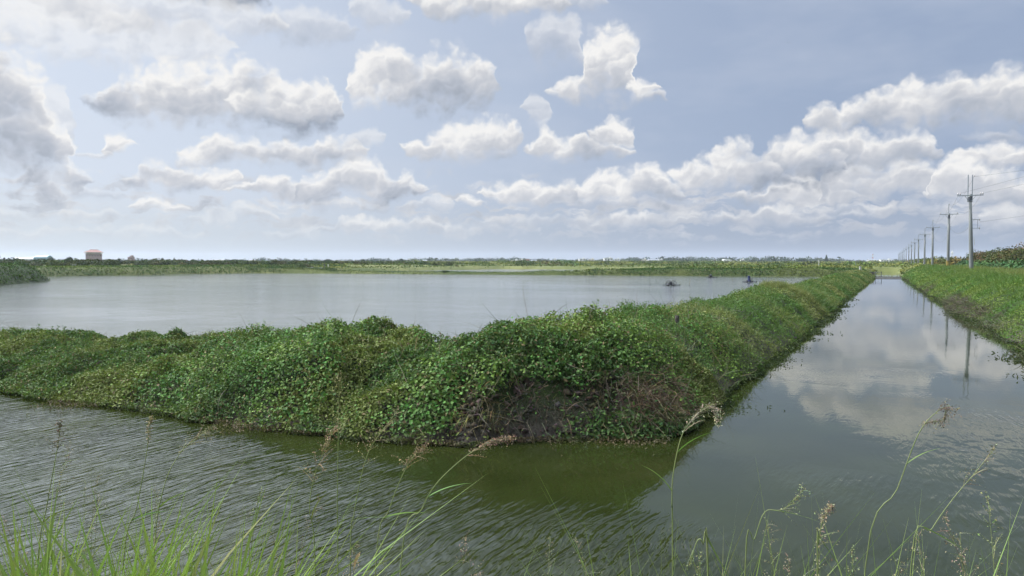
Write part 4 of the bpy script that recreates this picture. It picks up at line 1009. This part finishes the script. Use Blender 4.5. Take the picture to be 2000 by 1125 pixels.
# ---- single trees that stand out
def crown(pts_r, per, leaf, base, parent, seed=1):
    return bush_cloud('crown', pts_r, per, None, None, lambda r: leaf + 0*r, base, tuple(min(1, b*1.5) for b in base), seed, None, parent)
def tree(px, row, D, wpx, shape, lab, group=None):
    p = at(px, D); z0 = gz(p.x, p.y)-.4; H = zrow(row, D)-z0; w = wpx/F*D
    rt = empty({'palm': 'palm_tree', 'cone': 'conifer', 'round': 'broadleaf_tree'}[shape], (p.x, p.y, z0), lab, 'palm' if shape == 'palm' else 'tree', group)
    if shape == 'palm':
        MB().tube([(0, 0, 0), (.15, 0, H*.5), (.05, 0, H*.86)], [.28, .2, .16], 7).build('trunk', M['bark'], rt)
        n = 26; a = rng.uniform(0, 2*math.pi, n); e_ = rng.uniform(-.1, 1.1, n)
        Dn = np.stack([np.cos(a)*np.cos(e_), np.sin(a)*np.cos(e_), np.sin(e_)], -1)
        blades('fronds', np.tile([.05, 0, H*.86], (n, 1)), Dn, np.full(n, w*.62), np.full(n, w*.26), np.tile([0, 0, -.55], (n, 1)), tints(n, (.035, .055, .025), .3), M['far_leaf'], 4, rt)
    elif shape == 'cone':
        MB().tube([(0, 0, 0), (0, 0, H*.9)], [.3, .08], 7).build('trunk', M['bark'], rt)
        crown([(0, 0, H*(.12+.11*k), w*.5*(1-k*.115), H*.18) for k in range(8)], 160, w*.16, (.03, .05, .028), rt)
    else:
        MB().tube([(0, 0, 0), (.1, 0, H*.45), (0, .1, H*.75)], [.3, .2, .08], 7).build('trunk', M['bark'], rt)
        for sx in (-1, 1): MB().tube([(.1, 0, H*.35), (sx*w*.25, 0, H*.62)], [.14, .05], 6).build('limb', M['bark'], rt)
        cs_ = [(rng.uniform(-.3, .3)*w, rng.uniform(-.25, .25)*w, H*rng.uniform(.3, .62), w*rng.uniform(.2, .34), H*rng.uniform(.22, .36)) for _ in range(9)] + [(0, 0, H*.55, w*.3, H*.44)]
        crown(cs_, 130, w*.10, (.032, .052, .028), rt)
for a in ((838, 506, 850, 7, 'palm', 'leftmost and lowest of the three far palms above the middle of the pond'), (852, 504, 850, 7, 'palm', 'tallest of the three far palms above the middle of the pond'), (870.5, 505, 850, 8, 'palm', 'rightmost of the three far palms above the middle of the pond'),
          (1638, 501.5, 950, 8, 'palm', 'far palm right of the dark conical tree'), (1395, 507, 900, 7, 'palm', 'left of two far palms above the red walled shed'), (1406, 507, 900, 7, 'palm', 'right of two far palms above the red walled shed'),
          (1613.5, 499, 900, 9, 'cone', 'tall dark conical tree on the horizon near the long dyke'), (1512, 504, 900, 9, 'cone', 'narrow dark tree with rounded top on the horizon above the long dyke'),
          (641, 506, 620, 18, 'round', 'dark spreading tree on the horizon above the pale pipe'), (709, 505.5, 620, 8, 'round', 'small round tree alone on the skyline left of the middle'), (784, 505, 620, 11, 'round', 'far round tree left of the palms with the white house beside it'),
          (103, 502.5, 420, 16, 'round', 'dark tree left of the red roofed hall, farther one of a pair'), (137, 501.5, 420, 17, 'round', 'rounded tree immediately left of the red roofed hall'),
          (318, 503, 560, 9, 'round', 'left of two pointed blue green trees right of the small red brick house'), (341, 503, 560, 8, 'round', 'right of two pointed blue green trees right of the small red brick house'),
          (960, 511, 700, 9, 'round', 'low dark tree between the palms and the town'), (1071, 508.5, 850, 12, 'round', 'dark tree left of the bright white cube house'), (1138, 513, 560, 15, 'round', 'dark bushy tree in the field below the white stepped house'),
          (1342, 507, 850, 14, 'round', 'dark tree on the horizon left of the thin distant mast'), (1470, 507.5, 850, 18, 'round', 'left tree of the dark grove above the blue drum aerator'), (1488, 507, 850, 14, 'round', 'right tree of the dark grove above the blue drum aerator'), (1566, 504.5, 850, 20, 'round', 'widest dark tree on the horizon above the long dyke'), (1568, 515, 300, 9, 'round', 'small bush like tree in front of the widest horizon tree'), (1838, 499, 300, 10, 'round', 'dark little tree in the scrub behind the second pole')):
    tree(*a)
def bush(px, row, D, wpx, lab, base=(.03, .055, .018)):
    p = at(px, D); z0 = max(gz(p.x, p.y), 0)-.1; h = zrow(row, D)-z0; w = wpx/F*D/2
    rt = empty('bush', (p.x, p.y, z0), lab, 'bush')
    crown([(rng.uniform(-.5, .5)*w, rng.uniform(-.4, .4)*w, 0, w*.6, h*rng.uniform(.75, .95)) for _ in range(7)], 260, .28, base, rt)
    MB().tube([(0, 0, -.2), (0, 0, h*.6)], [.1, .04], 6).build('stem', M['bark'], rt)
bush(358, 519, 198, 34, 'large dark bush at the water edge of the far bank left of the middle')
bush(871, 528.5, 190, 14, 'small dark bush on the far dyke below the three palms')
bush(1391, 527, 250, 8, 'small dark bush standing in the strip of far water')
# ---- birds
p = at(420.5, 200); z0 = .12
mb = MB().tube([(.0, 0, .30), (-.12, 0, .34), (-.26, 0, .37), (-.36, 0, .34)], [.05, .10, .08, .02], 8)
eg = MB()
eg.tube([(-.38, 0, .36), (-.22, 0, .42), (-.02, 0, .47), (.10, 0, .55), (.13, 0, .66), (.09, 0, .76), (.13, 0, .84), (.19, 0, .84), (.31, 0, .82)], [.02, .09, .10, .05, .03, .028, .035, .035, .006], 8)
for sy in (-.04, .04): eg.tube([(-.1, sy, .4), (-.08, sy, .2), (-.11, sy, 0), (-.03, sy, 0)], [.02, .012, .012, .01], 5)
o = eg.build('egret', M['feather'], None, True); o.location = (p.x, p.y, z0); tag(o, 'white egret standing at the foot of the far bank', 'bird')
D = 150; p = at(1532, D); z0 = zrow(88, D)
bd = MB(); bd.tube([(-.34, 0, .02), (-.2, 0, 0), (0, 0, 0), (.12, 0, .02), (.2, 0, .01)], [.01, .05, .06, .035, .008], 8)
for sy in (-1, 1):
    bd.quad((-.08, sy*.04, .02), (.08, sy*.04, .02), (.10, sy*.28, .14), (-.05, sy*.28, .13))
    bd.quad((-.05, sy*.28, .13), (.10, sy*.28, .14), (-.02, sy*.62, .06), (-.08, sy*.60, .05))
bd.quad((-.3, -.02, .02), (-.3, .02, .02), (-.48, .07, .03), (-.48, -.07, .03))
o = bd.build('bird', M['darkfeather']); o.location = (p.x, p.y, z0); o.rotation_euler = (R(20), R(-8), R(60)); tag(o, 'tiny dark bird gliding high in the clear sky', 'bird')

# ---- foreground grass on our own bank
def img(px, py, D): return Vector(((px-1000)/F*D, D, CAMH + (HZ-py)/F*D))
def fg_blades(nm, n, pxr, rows, Dr, wr, lab, colr, lean=.28):
    px = rng.uniform(*pxr, n); D = rng.uniform(*Dr, n); row = rng.uniform(*rows, n)
    x = (px-1000)/F*D; zt_ = CAMH + (HZ-row)/F*D
    s, t = xy2st(x, D); z0 = land(s, t) - .05
    L = np.maximum(zt_-z0, .3)/.93
    D_ = norm(np.stack([lean*rng.normal(size=n), lean*.6*rng.normal(size=n), np.ones(n)], -1))
    bend = np.stack([.25*rng.normal(size=n), .12*rng.normal(size=n), -np.abs(rng.normal(size=n))*.10], -1)
    P_ = np.stack([x, D, z0], -1) - np.stack([D_[:, 0]*L*.8, D_[:, 1]*L*.5, 0*x], -1)
    cc = tints(n, colr, .3); kd = rng.random(n) < .1; cc[kd] = np.array([.42, .36, .18])*rng.uniform(.6, 1., (kd.sum(), 1))
    o = blades(nm, P_, D_, L, rng.uniform(*wr, n), bend, cc, M['grass'], 6, tipcol=np.array([.22, .28, .08]))
    tag(o, lab, 'grass', kind='stuff')
fg_blades('tall_foreground_grass', 480, (-60, 500), (985, 1180), (1.6, 2.7), (.008, .026), 'tall broad yellow green grass blades filling the bottom left corner', (.21, .35, .05), .22)
fg_blades('broad_foreground_blades', 230, (-60, 440), (970, 1100), (1.5, 2.1), (.022, .042), 'broad arching blades standing out above the grass at bottom left', (.20, .34, .05), .14)
fg_blades('low_foreground_grass', 420, (-60, 480), (1060, 1240), (1.6, 2.6), (.006, .016), 'short dense grass at the very bottom left', (.20, .33, .05), .4)
fg_blades('sparse_foreground_grass', 130, (480, 1240), (1060, 1260), (1.8, 2.8), (.004, .012), 'few thin grass blades along the bottom middle', (.18, .30, .06), .3)
fg_blades('right_foreground_grass', 420, (1230, 2060), (985, 1240), (1.8, 3.0), (.005, .016), 'scattered thin grass blades along the bottom right', (.22, .34, .07), .3)
def head_arrays(path, nb, blen, seeds, spread, r):
    """panicle: side branches along a path, each carrying small spikelets"""
    P_ = []; D_ = []; L_ = []; Sp = []; Sn = []
    for k in range(nb):
        u = (k + r.random()) / nb; f = u * (len(path)-1.001); i = int(f); p = path[i].lerp(path[i+1], f-i)
        ax = (path[i+1]-path[i]).normalized()
        d = (ax + Vector((r.gauss(0, spread), r.gauss(0, spread), r.gauss(0, spread)))).normalized()
        L = blen * (1.05-u*.75) * r.uniform(.6, 1.1)
        P_.append(p); D_.append(d); L_.append(L)
        for j in range(seeds):
            v = (j+1)/seeds
            Sp.append(p + d*L*v + Vector((0, 0, -.25*L*v*v)) + Vector((r.gauss(0, .004), r.gauss(0, .004), r.gauss(0, .004)))); Sn.append(d)
    return [np.array([tuple(q) for q in z]) for z in (P_, D_)] + [np.array(L_), np.array([tuple(q) for q in Sp]), np.array([tuple(q) for q in Sn])]
def seed_stem(pts, n_head, lab, group=None, nb=26, blen=.10, seeds=7, spread=.35, colr=(.30, .25, .14), stemc=(.17, .22, .06), rad=.0022, seed=0, leafs=((.35, 1), )):
    r = random.Random(seed+50); np_r = np.random.default_rng(seed+9)
    root = pts[0].copy(); P_ = [q - root for q in pts]
    # smooth by Catmull-Rom
    sm = []
    for i in range(len(P_)-1):
        p0, p1, p2, p3 = P_[max(i-1, 0)], P_[i], P_[i+1], P_[min(i+2, len(P_)-1)]
        for k in range(5):
            u = k/5; sm.append(.5*((2*p1) + (p2-p0)*u + (2*p0-5*p1+4*p2-p3)*u*u + (3*p1-p0-3*p2+p3)*u*u*u))
    sm.append(P_[-1])
    rt = empty('seeding_grass_stem', root, lab, 'grass stem', group)
    st = MB().tube(sm, [rad*(1-.75*i/len(sm)) for i in range(len(sm))], 5); m_ = st.build('stem', M['stemgreen'], rt, True)
    a, d, L, sp, sn = head_arrays(sm[-n_head:], nb, blen, seeds, spread, r)
    blades('seed_branches', a, d, L, np.full(len(L), .0013), np.tile([0, 0, -.25], (len(L), 1)), tints(len(L), colr, .2), M['dry'], 4, rt)
    leaves('seed_head', sp, sn, np_r.uniform(.004, .0075, len(sp)), 2.0, tints(len(sp), colr, .35), M['dry'], .5, parent=rt)
    for fr, sg in leafs:
        i = int(fr*(len(sm)-1)); p = sm[i]; ax = (sm[min(i+1, len(sm)-1)]-sm[i]).normalized()
        dd = norm(np.array([[ax.x + sg*.5, ax.y, ax.z*.8]]))
        blades('leaf', np.array([tuple(p)]), dd, np.array([.13]), np.array([.006]), np.array([[sg*.2, 0, -.25]]), tints(1, (.15, .24, .05), .1), M['grass'], 6, rt)
    return rt
M['stemgreen'] = mat('green_stem', rough=.6, fn=mottled((.13, .18, .05), (.22, .25, .09), 9., 0))
def rooted(pts2, D, **k):
    p0 = img(*pts2[0], D); s, t = xy2st(p0.x, p0.y); base = Vector((p0.x + (pts2[0][0]-pts2[1][0])/F*D*.5, p0.y-.05, float(land(s, t))-.03))
    return [base] + [img(px, py, D) for px, py in pts2]
seed_stem(rooted([(1318, 1090), (1316, 990), (1318, 930), (1332, 860), (1352, 825), (1378, 800), (1394, 800), (1402, 815)], 2.2), 20, 'tall drooping straw coloured seed head in front of the bank corner', None, 44, .085, 9, .22, (.36, .33, .22), seed=1, leafs=((.45, 1), (.3, -1)))
seed_stem(rooted([(780, 1110), (822, 1000), (850, 950), (893, 907), (930, 880), (965, 864), (995, 857)], 2.2), 14, 'arching stem with a reddish feathery seed head below the muddy bank', None, 40, .075, 9, .2, (.36, .26, .18), seed=2)
seed_stem(rooted([(680, 1110), (688, 1010), (712, 900), (740, 850), (775, 805)], 2.3), 12, 'slanting seed stem reaching over the bank foot left of the mud', None, 26, .10, 7, .45, seed=3)
seed_stem(rooted([(655, 1110), (655, 1000), (657, 900), (660, 780), (662, 740)], 2.3), 10, 'straight upright seed stem, tallest of the middle cluster', None, 26, .09, 7, .4, (.26, .26, .12), seed=4)
seed_stem(rooted([(610, 1115), (600, 1000), (612, 930), (632, 880), (650, 840)], 2.4), 13, 'dense brown seed head leaning right in the middle cluster', None, 40, .12, 8, .5, (.30, .22, .13), seed=5)
seed_stem(rooted([(730, 1115), (758, 1000), (785, 930), (805, 895), (822, 878)], 2.4), 11, 'loose brown seed head at the right of the middle cluster', None, 30, .10, 8, .4, (.32, .24, .14), seed=6)
seed_stem(rooted([(230, 1110), (258, 1000), (278, 900), (286, 845), (290, 822)], 2.4), 9, 'thin pale seed spike over the dark ditch water at left', None, 24, .06, 7, .25, seed=7)
seed_stem(rooted([(290, 1110), (312, 960), (345, 890), (380, 858), (405, 840)], 2.5), 12, 'low slanting pale seed head over the ditch left of the middle', None, 26, .10, 7, .35, (.30, .27, .15), seed=8)
seed_stem(rooted([(60, 1120), (80, 1000), (96, 920), (107, 865), (112, 830)], 2.3), 8, 'dark thin seed stem near the left edge', None, 20, .08, 6, .4, (.12, .09, .06), stemc=(.1, .1, .05), seed=9)
seed_stem(rooted([(1700, 1115), (1760, 960), (1800, 850), (1835, 806), (1852, 800), (1846, 822), (1815, 828)], 2.5), 17, 'curled brown seed head bending into a loop over the canal at right', None, 46, .07, 9, .3, (.22, .18, .12), seed=10)
seed_stem(rooted([(1790, 1120), (1830, 1040), (1870, 980), (1915, 925), (1950, 880)], 2.4), 9, 'long pale slanting stem crossing the lower right water', None, 22, .09, 6, .4, (.24, .22, .13), seed=11)
seed_stem(rooted([(1462, 1120), (1480, 1060), (1500, 1005), (1535, 1000), (1575, 962)], 2.1), 8, 'bent green stem with a sideways leaf in the bottom right', None, 22, .08, 6, .4, (.26, .28, .14), seed=12, leafs=((.7, 1), ))
seed_stem(rooted([(1605, 1120), (1606, 1070), (1612, 1030), (1622, 1002), (1630, 996)], 2.0), 11, 'short fluffy buff seed spike in the bottom right', None, 46, .03, 7, .3, (.34, .28, .18), seed=13)
seed_stem(rooted([(1388, 1120), (1378, 1070), (1370, 1060), (1362, 1075), (1352, 1110)], 1.9), 6, 'green blade folded over into a hook at the bottom', None, 8, .05, 4, .4, (.24, .28, .12), seed=14, rad=.003)
# fainter look-alike seed stems along the bank: three kinds, copied
G = 'wispy seed stems along the bottom of the view'
LB = 'wispy thin grass stem with an airy brownish seed head on the near shore'
protos = []
for k in range(4):
    r = random.Random(k+3); w_ = r.uniform(-.1, .14)
    pts = [Vector((0, 0, 0)), Vector((w_*.1, 0, .45)), Vector((w_*.35, 0, .8)), Vector((w_*.8, .02, 1.08)), Vector((w_*1.6, .03, 1.3))]
    protos.append(seed_stem(pts, 10, LB, G, 30, .12, 7, .5, ((.22, .21, .12), (.26, .24, .14), (.20, .22, .10), (.24, .18, .13))[k], rad=.0016, seed=30+k))
PK = [(30, 905), (75, 930), (130, 955), (160, 990), (215, 935), (330, 940), (450, 920), (520, 970), (585, 1010), (640, 1040), (740, 1040), (905, 1020), (1040, 1070), (1270, 1040), (1440, 1050), (1560, 1050), (1650, 1010), (1690, 940), (1740, 985), (1765, 1040), (1850, 1030), (1880, 1050), (1960, 980), (1995, 1010), (1700, 1070), (5, 860), (400, 1020), (300, 1010), (1640, 1060)]
for i, (px, row) in enumerate(PK):
    D = 2.0 + (i*37 % 11)*.1; top_ = img(px, row, D); s, t = xy2st(top_.x, D); z0 = float(land(s, t)) - .04
    sc = max(.55, (top_.z - z0)/1.34); src = protos[i % 4]
    if i < 4: rt = src
    else:
        rt = src.copy(); COL.objects.link(rt)
        for ch in src.children: c_ = ch.copy(); COL.objects.link(c_); c_.parent = rt
    rt.location = (top_.x, D, z0); rt.scale = (sc, sc, sc); rt.rotation_euler = (R((i*13 % 17)-8)*.6, R((i*29 % 31)-15)*.8, R((i*53) % 360))
# floating feather like tuft and dead leaf
leaves('fallen_leaf', np.array([[*img(693, 1102, 2.2)]]), np.array([[0, -.4, 1.]]), np.array([.075]), 7., np.array([[.36, .26, .12]]), M['leaf'], .05)['label'] = 'single dry orange brown leaf caught on the grass at the bottom'
bpy.data.objects['fallen_leaf']['category'] = 'leaf'

# ------------------------------------------------------------------ air
hm = bpy.data.materials.new('haze_air'); hm.use_nodes = True; n = hm.node_tree.nodes; n.clear()
pv = n.new('ShaderNodeVolumePrincipled'); pv.inputs['Density'].default_value = .00013; pv.inputs['Color'].default_value = c4(.80, .88, 1.); pv.inputs['Anisotropy'].default_value = .2
ou = n.new('ShaderNodeOutputMaterial'); hm.node_tree.links.new(pv.outputs[0], ou.inputs['Volume'])
hz = MB().box((0, 1200, 24), (8600, 6400, 53)).build('haze', hm); tag(hz, kind='stuff')
C.cycles.volume_step_rate = 1.0; C.cycles.volume_max_steps = 64
